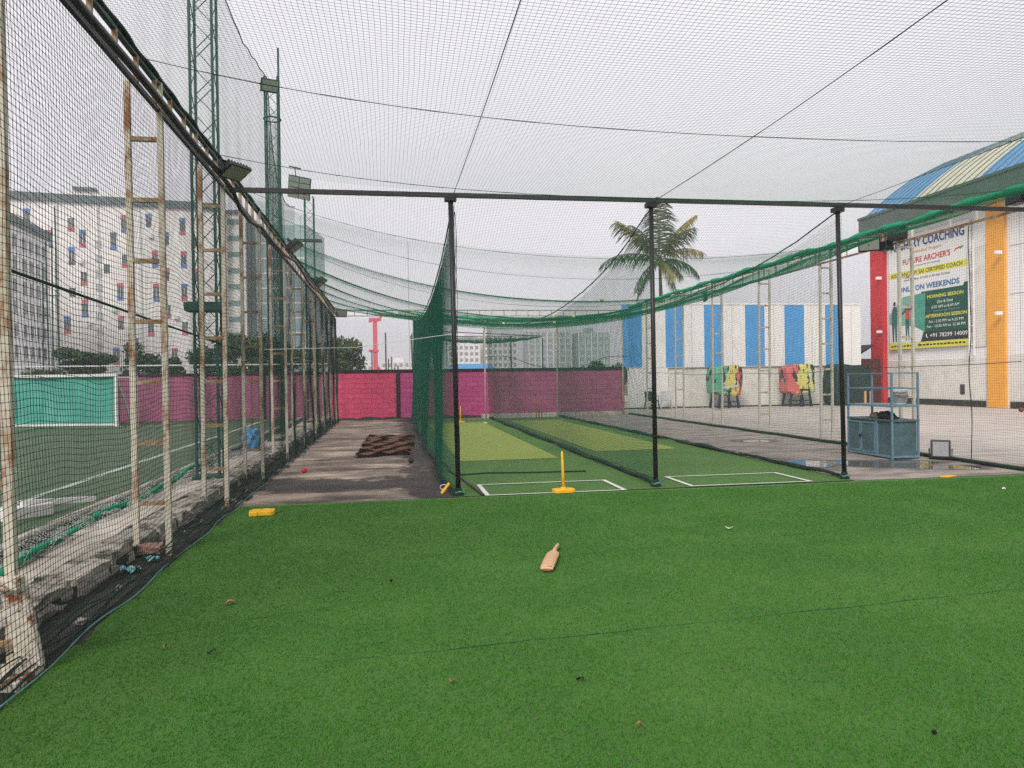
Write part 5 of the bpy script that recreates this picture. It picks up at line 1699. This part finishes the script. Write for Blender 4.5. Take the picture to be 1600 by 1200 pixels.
flat('arrow_mark', [(5.3, 7.25), (5.5, 7.3), (5.55, 7.4), (5.35, 7.38)], mat('banner_olive', (0.25, 0.28, 0.1), (0.2, 0.23, 0.08), 1, 0.6), 0.01)
for k in range(22):        # unreadable small print on the footer
    x = 0.5 + 0.235 * k
    if k in (7, 8):
        continue
    flat('small_print', [(x, 2.9), (x + 0.18, 2.9), (x + 0.18, 2.97 + 0.015 * (k % 3)), (x, 2.97 + 0.015 * (k % 2))], M['p_black'], 0.012)
flat('badge', [(2.5, 2.88), (2.66, 2.88), (2.66, 3.02), (2.5, 3.02)], mat('banner_violet', (0.2, 0.12, 0.4), (0.16, 0.1, 0.35), 1, 0.6), 0.012)
# two printed archers
M['p_teal'] = mat('banner_dark_teal', (0.03, 0.1, 0.1), (0.05, 0.14, 0.13), 3, 0.6)
flat('printed_figure', [(0.62, 3.16), (0.72, 3.16), (0.78, 4.1), (0.84, 3.16), (0.95, 3.16), (0.97, 4.2), (1.0, 4.75), (0.93, 4.98), (0.86, 5.02), (0.66, 5.0), (0.58, 4.8), (0.55, 4.15)], M['p_teal'], 0.011)
flat('printed_head', [(0.78 + 0.09 * math.cos(a), 5.15 + 0.12 * math.sin(a)) for a in np.arange(0, 6.2, 0.6)], M['p_black'], 0.0125)
flat('printed_figure', [(1.62, 3.2), (1.68, 3.2), (1.76, 3.9), (1.82, 3.2), (1.88, 3.2), (1.9, 4.3), (1.92, 4.7), (2.35, 4.62), (2.35, 4.7), (1.92, 4.92), (1.68, 4.92), (1.3, 4.6), (1.34, 4.52), (1.62, 4.66), (1.6, 4.2)], M['p_teal'], 0.011)
flat('printed_shirt', [(1.6, 4.28), (1.92, 4.28), (1.92, 4.72), (1.66, 4.75)], M['p_red'], 0.0125)
flat('printed_head', [(1.78 + 0.08 * math.cos(a), 5.05 + 0.11 * math.sin(a)) for a in np.arange(0, 6.2, 0.6)], M['p_skin'], 0.0125)
# banner frame ladder at its right edge
lf = thing('steel_ladder', 'narrow white steel frame standing at the right edge of the banner', 'frame', (25.95, 30.05, 2.3))
for y in (0.0, -0.28):
    MB().beam((0, y, 0), (0, y, 5.2), 0.05).build('upright', M['bwhite'], lf)
for k in range(6):
    MB().beam((0, 0, 0.5 + 0.85 * k), (0, -0.28, 0.5 + 0.85 * k), 0.04).build('rung', M['bwhite'], lf)

# ------------------------------------------------------------------ trees
def leaf_cloud(blobs, n, size, seed, flat_=0.6):
    g_ = np.random.default_rng(seed)
    B = np.array([b[:3] for b in blobs], float)
    Rr = np.array([b[3:6] for b in blobs], float)
    pick = g_.integers(0, len(B), n)
    d = g_.normal(size=(n, 3))
    d /= np.linalg.norm(d, axis=1, keepdims=True)
    rad = g_.random(n) ** 0.45
    c = B[pick] + d * Rr[pick] * rad[:, None]
    a = g_.normal(size=(n, 3))
    a /= np.linalg.norm(a, axis=1, keepdims=True)
    b_ = np.cross(a, g_.normal(size=(n, 3)))
    b_ /= np.linalg.norm(b_, axis=1, keepdims=True)
    s_ = size * (0.6 + 0.8 * g_.random(n))[:, None]
    V = np.stack([c - a * s_, c + b_ * s_ * 0.45, c + a * s_, c - b_ * s_ * 0.45], 1).reshape(-1, 3)
    return np_mesh('crown', V, np.arange(n * 4).reshape(-1, 4))


def tree(name, label, loc, blobs, n, size, leafm, trunk, seed, limbs=True, group=None):
    t = thing(name, label, 'tree', loc, 0, group)
    tb = MB().tube(trunk, [0.16 - 0.09 * i / max(1, len(trunk) - 1) for i in range(len(trunk))], 8)
    if limbs:
        top = Vector(trunk[-1])
        base_ = Vector(trunk[max(0, len(trunk) - 2)])
        for b_ in blobs:
            e_ = Vector(b_[:3])
            tb.tube([base_, (base_ + e_) / 2 + Vector((0, 0, 0.15)), e_], [0.07, 0.045, 0.015], 6)
    tb.build('trunk', M['bark'], t, smooth=True)
    obj('crown', leaf_cloud(blobs, n, size, seed), leafm, t)
    return t


g = random.Random(3)
def blobs_(n, rx, ry, z0, z1, r0, r1, fl=0.6):
    return [(g.uniform(-rx, rx), g.uniform(-ry, ry), g.uniform(z0, z1), q := g.uniform(r0, r1), q, q * fl) for _ in range(n)]


tree('umbrella_tree', 'dark spreading umbrella shaped tree behind the turquoise goal', (-17.9, 48, 0), blobs_(14, 1.35, 1.2, 2.3, 3.5, 0.5, 0.85, 0.4), 5200, 0.14, M['leafdark'], [(0, 0, 0), (0.1, 0, 1.2), (-0.1, 0, 2.1)], 21)
tree('shrub_tree', 'small yellowish bush in front of the umbrella tree', (-18.5, 44, 0), blobs_(6, 0.8, 0.5, 1.5, 2.2, 0.35, 0.55, 0.8), 1400, 0.1, M['leafmid'], [(0, 0, 0), (0, 0, 1.3)], 22)
tree('round_tree', 'dark rounded tree seen through the second left ladder post', (-14.3, 47, 0), blobs_(8, 0.7, 0.7, 1.9, 3.6, 0.45, 0.75, 0.9), 2600, 0.12, M['leafdark'], [(0, 0, 0), (0, 0, 1.9)], 23)
tree('round_tree', 'small dark tree before the hotel, right of the second left ladder post', (-12.9, 48, 0), blobs_(6, 0.5, 0.5, 1.9, 3.2, 0.35, 0.6, 0.9), 1800, 0.11, M['leafdark'], [(0, 0, 0), (0, 0, 1.9)], 24)
for k, (x, yy, s_, lab) in enumerate(((-10.2, 46, 0.8, 'green tree right of the first lattice tower'), (-8.0, 44, 0.92, 'broad green tree behind the fourth left ladder post'), (-6.0, 47, 0.9, 'low green tree behind the fifth left ladder post'))):
    tree('leafy_tree', lab, (x, yy, 0), [(a * s_, b_ * s_, c_ * s_, d_ * s_, e_ * s_, f_ * s_) for a, b_, c_, d_, e_, f_ in blobs_(10, 1.3, 1.0, 1.8, 4.3, 0.6, 1.0, 0.8)], 3200, 0.14, M['leafmid'], [(0, 0, 0), (0, 0, 1.5 * s_), (0.1, 0, 2.2 * s_)], 30 + k, group='trees behind the pitch')
tree('leafy_tree', 'leafy green tree behind the pink wall at the far left corner', (-2.9, 47, 0), blobs_(11, 1.2, 1.0, 2.2, 4.0, 0.5, 0.85, 0.8), 4200, 0.12, M['leafmid'], [(0, 0, 0), (0, 0, 1.4), (0.1, 0, 2.2)], 41)
bp_ = thing('banana_plant', 'pale green banana plant just above the pink wall', 'plant', (-1.75, 45, 0))
MB().tube([(0, 0, 0), (0, 0, 1.7)], 0.09, 8).build('trunk', M['leafmid'], bp_)
M['leafpale'] = mat('pale_leaf', (0.16, 0.22, 0.07), (0.1, 0.15, 0.045), 3, 0.6)
for k in range(9):
    a = k * 0.7 + 0.2
    L_ = 0.85
    MB().grid(lambda u, v: (math.cos(a) * L_ * u + -math.sin(a) * (v - 0.5) * 0.26 * math.sin(PI * min(0.97, u + 0.06)), math.sin(a) * L_ * u + math.cos(a) * (v - 0.5) * 0.26 * math.sin(PI * min(0.97, u + 0.06)), 1.65 + 0.9 * u - 1.05 * u * u + 0.05 * abs(v - 0.5)), 8, 2).build('leaf', M['leafpale'], bp_)
for k, (x, s_, lab) in enumerate(((11.2, 0.8, 'green bush above the plum wall near the striped building'), (12.9, 0.9, 'rounded green bush touching the striped building'), (9.4, 0.6, 'smallest green bush above the mauve wall'))):
    tree('bush', lab, (x, 43, 0), [(a * s_, b_, c_ * s_, d_ * s_, e_ * s_, f_ * s_) for a, b_, c_, d_, e_, f_ in blobs_(8, 1.0, 0.6, 1.5, 2.5, 0.4, 0.65, 0.8)], 1800, 0.11, M['leafmid'], [(0, 0, 0), (0, 0, 1.4 * s_)], 50 + k, group='bushes behind the wall')

# coconut palm
pm = thing('coconut_palm', 'tall coconut palm with drooping yellowing fronds behind the striped building', 'palm tree', (16.9, 45, 0))
MB().tube([(0.1 * math.sin(z * 0.3), 0, z) for z in np.arange(0, 9.1, 0.5)], [0.24 - 0.009 * i for i in range(19)], 10).build('trunk', M['bark'], pm, smooth=True)


def frond(az, el, L_, droop, m_, seed, dens=46):
    g_ = np.random.default_rng(seed)
    pts = []
    n = 24
    p = np.array([0, 0, 8.95])
    e = el
    for i in range(n + 1):
        pts.append(p.copy())
        e -= droop / n * (0.4 + 1.2 * i / n)
        d = np.array([math.cos(az) * math.cos(e), math.sin(az) * math.cos(e), math.sin(e)])
        p = p + d * L_ / n
    pts = np.array(pts)
    fr_ = MB().tube([tuple(q) for q in pts], [0.045 - 0.038 * i / n for i in range(n + 1)], 5)
    side = np.array([-math.sin(az), math.cos(az), 0])
    for j in range(dens):
        t = 0.12 + 0.88 * (j + g_.random() * 0.7) / dens
        f = t * n
        i = min(int(f), n - 1)
        q = pts[i] + (pts[i + 1] - pts[i]) * (f - i)
        tang = pts[i + 1] - pts[i]
        tang /= np.linalg.norm(tang)
        ll = (0.35 + 0.75 * math.sin(PI * min(1, t * 0.85 + 0.12))) * (0.8 + 0.4 * g_.random()) * L_ / 3.4
        for sgn in (-1, 1):
            if g_.random() < 0.06:
                continue
            dirn = side * sgn * (0.75 + 0.2 * g_.random()) + tang * 0.55 + np.array([0, 0, -0.25 - 0.5 * g_.random()])
            dirn /= np.linalg.norm(dirn)
            mid = q + dirn * ll * 0.5 + np.array([0, 0, 0.02])
            tip = q + dirn * ll + np.array([0, 0, -0.22 * ll - 0.2 * ll * g_.random()])
            wv = tang * 0.035
            fr_.add([tuple(q - wv * 0.7), tuple(q + wv * 0.7), tuple(mid + wv), tuple(tip), tuple(mid - wv)], [(0, 1, 2, 4), (4, 2, 3)])
    fr_.build('frond', m_, pm)


# (azimuth: 0 = right, pi = left as seen)
FR = [(0.12, 0.6, 3.4, 1.15, 1), (0.5, 1.0, 3.5, 0.6, 1), (-0.25, 0.05, 2.9, 1.2, 0), (0.3, -0.2, 2.3, 0.9, 1), (3.05, 0.35, 4.0, 1.15, 0), (3.4, 0.85, 3.9, 0.7, 0), (2.75, 1.0, 3.7, 0.55, 1), (1.3, 1.42, 4.0, 0.3, 0), (4.5, 1.35, 3.8, 0.35, 0),
      (2.2, 1.15, 3.3, 0.7, 0), (5.3, 0.9, 3.2, 0.9, 0), (4.2, 0.3, 2.8, 1.4, 0), (3.5, -0.5, 3.0, 0.9, 0), (2.9, -0.85, 2.9, 0.5, 0), (0.1, -0.85, 2.5, 0.6, 0), (5.9, 1.1, 3.5, 0.6, 1), (4.9, -0.4, 2.4, 1.0, 1)]
for k, (az, el, L_, dr, old) in enumerate(FR):
    frond(az, el, L_, dr, M['leafold'] if old else M['leafpalm'], 60 + k)
for k in range(7):
    MB().ball((0.25 * math.cos(k * 0.9), 0.25 * math.sin(k * 0.9), 8.7 - 0.12 * (k % 2)), 0.14, 10).build('coconut', M['leafold'], pm, smooth=True)

# ------------------------------------------------------------------ hotel beyond the pitch
def local_wall(name, label, cat, origin, dirv):
    return thing(name, label, cat, (origin[0], origin[1], 0), math.atan2(dirv[1], dirv[0]))


ho = local_wall('hotel', 'tall pale hotel with scattered windows in red and blue panels', 'building', (-66.4, 148.03), (0.983, 0.183))
MB().bx(-22, 35.0, 0, 22, -0.1, 35.2).build('wall', M['hotel'], ho)
MB().bx(-22.3, 35.2, -0.5, 22, 35.2, 36.6).build('roof_band', M['hotelgreen'], ho)
MB().bx(7.0, 17.5, 6, 16, 36.6, 38.9).build('roof_hut', M['hotel'], ho)
MB().bx(8.5, 12.5, 5.5, 8, 38.9, 39.5).build('hut_roof', M['hotelgreen'], ho)
PM = {'b': M['winblue'], 'r': M['winred'], 'k': M['windark']}
WINS = [(2.02, 31.99, 'b', '0'), (9.14, 31.47, '0', 'r'), (10.96, 28.61, 'b', 'r'), (9.13, 25.33, 'b', 'k'), (11.05, 21.61, '0', 'r'), (9.12, 18.6, '0', '0'), (11.16, 15.68, 'r', 'b'), (8.19, 12.56, 'b', 'r'), (17.92, 31.73, 'r', 'b'), (16.04, 28.38, 'k', 'b'), (22.08, 32.21, 'b', '0'), (28.0, 31.8, 'b', 'r'), (25.03, 28.94, 'b', '0'), (30.01, 28.94, '0', '0'), (17.92, 25.1, '0', 'r'), (23.07, 25.3, 'r', 'b'), (28.12, 25.38, 'r', 'b'), (14.88, 23.18, '0', '0'), (25.02, 22.07, 'r', '0'), (30.01, 22.11, 'r', '0'), (17.06, 18.92, 'r', 'b'), (23.19, 18.95, 'r', 'b'), (28.13, 19.08, 'b', 'r'), (25.14, 15.68, '0', 'r'), (30.14, 16.02, 'b', '0'), (17.06, 12.65, 'r', '0'), (22.19, 12.22, '0', 'r'), (28.14, 12.52, '0', 'r'), (24.48, 9.41, 'r', 'b'), (19.39, 9.4, '0', '0'), (16.21, 6.74, 'b', 'r'), (26.23, 6.7, 'r', '0'), (5.6, 28.3, 'r', 'b'), (3.2, 25.4, 'b', '0')]
for x, z, tp_, bt_ in WINS:
    wn_ = MB().bx(x - 0.48, x + 0.48, -0.04, 0.05, z - 0.85, z + 0.85).build('window', M['win'], ho)
    MB().bx(x - 0.03, x + 0.03, -0.07, -0.041, z - 0.85, z + 0.85).build('mullion', M['farwhite'], wn_)
    if tp_ != '0':
        MB().bx(x - 0.52, x + 0.52, -0.10, 0.05, z + 0.86, z + 1.66).build('panel', PM[tp_], wn_)
    if bt_ != '0':
        MB().bx(x - 0.52, x + 0.52, -0.10, 0.05, z - 1.6, z - 0.86).build('panel', PM[bt_], wn_)
for x in (6.9, 13.6, 20.7, 31.6):
    MB().bx(x - 0.09, x + 0.09, -0.12, 0.0, 0, 35.1).build('drain_pipe', M['fargrey'], ho)
for x, z in ((10.6, 24.3), (22.4, 29.6), (26.6, 14.2), (29.2, 17.4), (16.0, 15.5), (11.9, 12.9), (24.2, 17.8)):
    MB().bx(x - 0.4, x + 0.4, -0.55, 0.0, z - 0.3, z + 0.3).build('air_conditioner', M['farwhite'], ho)
# stair strip in the middle
for k in range(8):
    MB().bx(13.0, 14.1, -0.05, 0.05, 8 + 2.7 * k, 9.5 + 2.7 * k).build('stair_window', M['fargrey'], ho)

wg = local_wall('hotel_wing', 'pale hotel wing with rows of narrow windows at the far left', 'building', (-54.16, 120.6), (-0.06, 0.998))
MB().bx(-16, 13.7, 0, 30, -0.1, 25.2).build('wall', mat('wing_white_render', (0.9, 0.88, 0.86), (0.86, 0.84, 0.82), 0.2, 0.85), wg)
MB().bx(-16, 13.9, -0.4, 30, 25.2, 26.6).build('roof_band', M['hotelgreen'], wg)
for zi, z in enumerate((23.0, 19.8, 16.4, 13.2, 9.8, 6.6)):
    for xi, x in enumerate((-3.2, 0.3, 3.7, 6.3, 8.8, 11.4)):
        w_ = MB().bx(x - 0.55, x + 0.55, -0.08, 0.05, z - 0.95, z + 0.95).build('window', M['win'], wg)
        MB().bx(x - 0.6, x + 0.6, -0.2, -0.081, z - 1.1, z - 0.95).build('sill', M['farwhite'], w_)

st = local_wall('stair_tower', 'cream tower with a column of dark horizontal windows right of the hotel', 'building', (-32.06, 157.58), (0.987, -0.161))
MB().bx(0, 4.2, 0, 14, -0.1, 35.4).build('wall', M['hotel'], st)
MB().bx(-1.8, 4.4, -0.6, 0.2, 35.4, 36.0).build('canopy', M['hotelgreen'], st)
for z in (33.7, 30.4, 27.2, 23.9, 20.7, 17.4, 14.2, 11.0, 7.8):
    MB().bx(0.6, 3.3, -0.05, 0.05, z - 0.55, z + 0.55).build('window', M['farteal'], st)
gb = local_wall('glazed_block', 'pale teal glazed block beside the cream stair tower', 'building', (-27.6, 157.5), (0.987, -0.161))
MB().bx(0, 1.7, 0.0, 14, -0.1, 34.0).build('recess', M['hotelgreen'], gb)
MB().bx(1.7, 12, -0.3, 14, -0.1, 33.0).build('wall', M['glassblock'], gb)
for k in range(10):
    MB().bx(1.72, 12, -0.36, -0.301, 3.0 * k + 2.2, 3.0 * k + 2.5).build('floor_band', M['farwhite'], gb)

# ------------------------------------------------------------------ far city
FARS = 360 / 170.0
def far_block(label, x0, x1, yy, H_, fl, cols, wallm, winm, frame=False, group='far apartment blocks'):
    t = thing('apartment_block', label, 'building', (x0, yy, 0), 0, group)
    W = x1 - x0
    MB().bx(0, W, 0, 16, 0, H_).build('wall', wallm, t)
    MB().bx(W * 0.3, W * 0.55, 4, 10, H_, H_ + 2.5).build('lift_house', wallm, t)
    fh = H_ / fl
    for f in range(fl):
        for c_ in range(cols):
            cx = W * (c_ + 0.5) / cols
            ww = W / cols * 0.5
            MB().bx(cx - ww / 2, cx + ww / 2, -0.15, 0.1, f * fh + fh * 0.28, f * fh + fh * 0.8).build('window', winm, t)
    for c_ in range(cols + 1):
        MB().bx(W * c_ / cols - 0.25, W * c_ / cols + 0.25, -0.5, -0.16, 0, H_).build('pier', M['farwhite'], t)
    return t


far_block('far white apartment block right of the first divider net', 28.5, 43.5, 360, 21.0, 7, 6, M['farwhite'], M['farwin'])
far_block('far white twin apartment block behind the pole at the middle lane', 46.0, 63.0, 365, 22.5, 7, 7, M['farwhite'], M['farwin'])
far_block('far grey unfinished block with scaffold nets behind the wall', 67.0, 88.0, 355, 24.0, 8, 7, M['fargrey'], M['farteal'])
far_block('far green netted unfinished block beside the bushes', 90.5, 106.0, 350, 23.0, 7, 5, M['farteal'], M['fargrey'])
far_block('low far block behind the red drilling rig', -4.0, 18.0, 420, 11.5, 3, 7, M['farwhite'], M['farwin'])
far_block('lowest far block left of the red drilling rig', -17.0, -6.0, 430, 10.0, 3, 4, M['farwhite'], M['farwin'])
far_block('long low far block right of the red drilling rig', 19.5, 27.5, 400, 9.5, 3, 4, M['fargrey'], M['farwin'])

rg = thing('drilling_rig', 'red drilling rig mast standing beyond the pink wall', 'drilling rig', (-2.0, 120, 0))
MB().bx(-0.35, 0.35, -0.3, 0.3, 1.0, 11.0).build('mast', M['rig'], rg)
MB().bx(-0.9, 1.0, -0.35, 0.35, 10.9, 11.4).build('head', M['rig'], rg)
MB().bx(0.7, 1.1, -0.3, 0.3, 11.4, 11.8).build('sheave', M['rig'], rg)
MB().bx(-0.95, -0.5, -0.3, 0.3, 10.7, 11.1).build('sheave', M['rig'], rg)
MB().bx(-1.0, 0.5, -0.4, 0.4, 6.0, 6.4).build('rotary_drive', M['rig'], rg)
MB().tube([(-0.55, -0.5, 6.2), (-0.55, -0.5, 0.5)], 0.1, 8).build('drill_rod', M['greydark'], rg)
MB().beam((0.1, 0, 4.0), (2.0, 1.0, 1.0), 0.3).build('stay', M['rig'], rg)
MB().bx(-1.2, 2.6, -1.2, 1.6, 0.0, 1.6).build('carrier', M['rig'], rg)
m2 = thing('lattice_mast', 'thin grey mast right of the red drilling rig', 'mast', (-0.4, 122, 0))
MB().tube([(0, 0, 0), (0, 0, 9.2)], 0.13, 6).build('pole', M['greydark'], m2)
for k in range(4):
    MB().bx(0.3 + 0.5 * k, 0.5 + 0.5 * k, -0.1, 0.1, 0, 5.0 - 0.7 * k + (k % 2)).build('rebar', M['greydark'], m2)
for k, (x, lab) in enumerate(((9.6, 'left thin lamp pole beyond the wall'), (10.4, 'right thin lamp pole beyond the wall'))):
    o = thing('lamp_pole', lab, 'lamp pole', (x, 125, 0), 0, 'thin lamp poles beyond the wall')
    MB().tube([(0, 0, 0), (0, 0, 8.6 - k)], 0.07, 6).build('pole', M['greydark'], o)
    MB().bx(-0.5, 0.5, -0.05, 0.05, 7.4 - k, 7.5 - k).build('arm', M['greydark'], o)
cv = thing('canopy_shelter', 'blue roofed shelter beyond the wall', 'shelter', (9.2, 85, 0))
MB().prism([(-2.2, 2.7), (-1.6, 3.25), (1.8, 3.25), (2.6, 2.7)], 'y', -2, 2).build('roof', M['bblue'], cv)
for x in (-2.0, 2.3):
    MB().bx(x - 0.06, x + 0.06, -1.9, -1.8, 0, 2.7).build('post', M['greydark'], cv)
for k, (x, r_) in enumerate(((6.9, 1.0), (11.0, 1.5), (14.9, 1.5))):
    o = thing('parked_car', ['leftmost pale car roof above the wall', 'middle pale car roof above the wall', 'rightmost pale car roof above the wall'][k], 'car', (x, 80, 0.55), 0, 'cars parked beyond the wall')
    MB().prism([(-r_ * 1.5, 0.3), (-r_ * 1.5, 1.0), (-r_ * 1.05, 1.15), (-r_ * 0.65, 1.75), (r_ * 0.45, 1.8), (r_ * 0.95, 1.2), (r_ * 1.5, 1.05), (r_ * 1.5, 0.3)], 'y', -0.85, 0.85).build('body', M['bwhite'], o, bevel=0.08)
    MB().prism([(-r_ * 0.92, 1.2), (-r_ * 0.58, 1.66), (r_ * 0.38, 1.7), (r_ * 0.8, 1.22)], 'y', -0.87, 0.87).build('window', M['win'], o)
    for sx in (-1, 1):
        for sy in (-0.75, 0.75):
            MB().add([(sx * r_ * 0.95 + 0.32 * math.cos(a), sy + d, 0.32 + 0.32 * math.sin(a) - 0.55 + 0.0) for d in (-0.1, 0.1) for a in np.arange(0, 6.2, 0.52)], [tuple(range(12)), tuple(range(23, 11, -1))] + [(i, (i + 1) % 12, 12 + (i + 1) % 12, 12 + i) for i in range(12)]).build('wheel', M['black'], o)
    o.location.z = 0.55
# second net cage beyond the wall
cg = thing('far_net_cage', 'green net cage standing behind the pink wall', 'net cage', (0, 44, 0))
for x, yy in ((1.6, 0), (5.6, 0), (8.2, 6), (1.6, 6), (11.0, 9)):
    MB().tube([(x, yy, 0), (x, yy, 4.45)], 0.05, 6).build('post', M['towergreen'], cg)
MB().beam((1.6, 0, 4.45), (11.0, 9, 4.6), 0.05).build('rail', M['towergreen'], cg)
MB().beam((1.6, 0, 4.45), (1.6, 6, 4.45), 0.05).build('rail', M['towergreen'], cg)
MB().beam((1.6, 6, 4.45), (11, 9, 4.6), 0.05).build('rail', M['towergreen'], cg)


def cage_fn(a, b):
    u, v = a / 150.0, b / 60.0
    x = 1.6 + 9.4 * u
    return np.stack([x, 9 * u + v * (6 - 6 * u) + 0 * b, 4.43 + 0.15 * u - 0.55 * np.sin(PI * u) ** 0.8 * np.sin(PI * (0.15 + 0.7 * v)) - 0.02 * np.sin(a * 0.4)], -1)


net('cage_roof', cage_fn, 150, 60, 3, 3, 0.006, M['net_top'], cg)


def cage_side(a, b):
    v, t = a / 110.0, b / 60.0
    return np.stack([1.6 + 0.2 * np.sin(a * 0.2) * t, 6 * v, 0.1 + 4.3 * t], -1)


net('cage_side', cage_side, 110, 60, 3, 3, 0.004, M['net_tall'], cg)

# ------------------------------------------------------------------ air
hz = MB().bx(-400, 400, -150, 700, -1.2, 42).build('haze', None)
hm = bpy.data.materials.new('haze_air')
hm.use_nodes = True
hn_, hl_ = hm.node_tree.nodes, hm.node_tree.links
hn_.clear()
pv = hn_.new("ShaderNodeVolumePrincipled")
pv.inputs['Color'].default_value = (0.93, 0.93, 0.95, 1)
pv.inputs['Density'].default_value = 0.0018
pv.inputs['Anisotropy'].default_value = 0.0
ho_ = hn_.new("ShaderNodeOutputMaterial")
hl_.new(pv.outputs[0], ho_.inputs['Volume'])
hz.data.materials.append(hm)
tag(hz, 'thin pale haze over the whole place', None, kind='stuff')
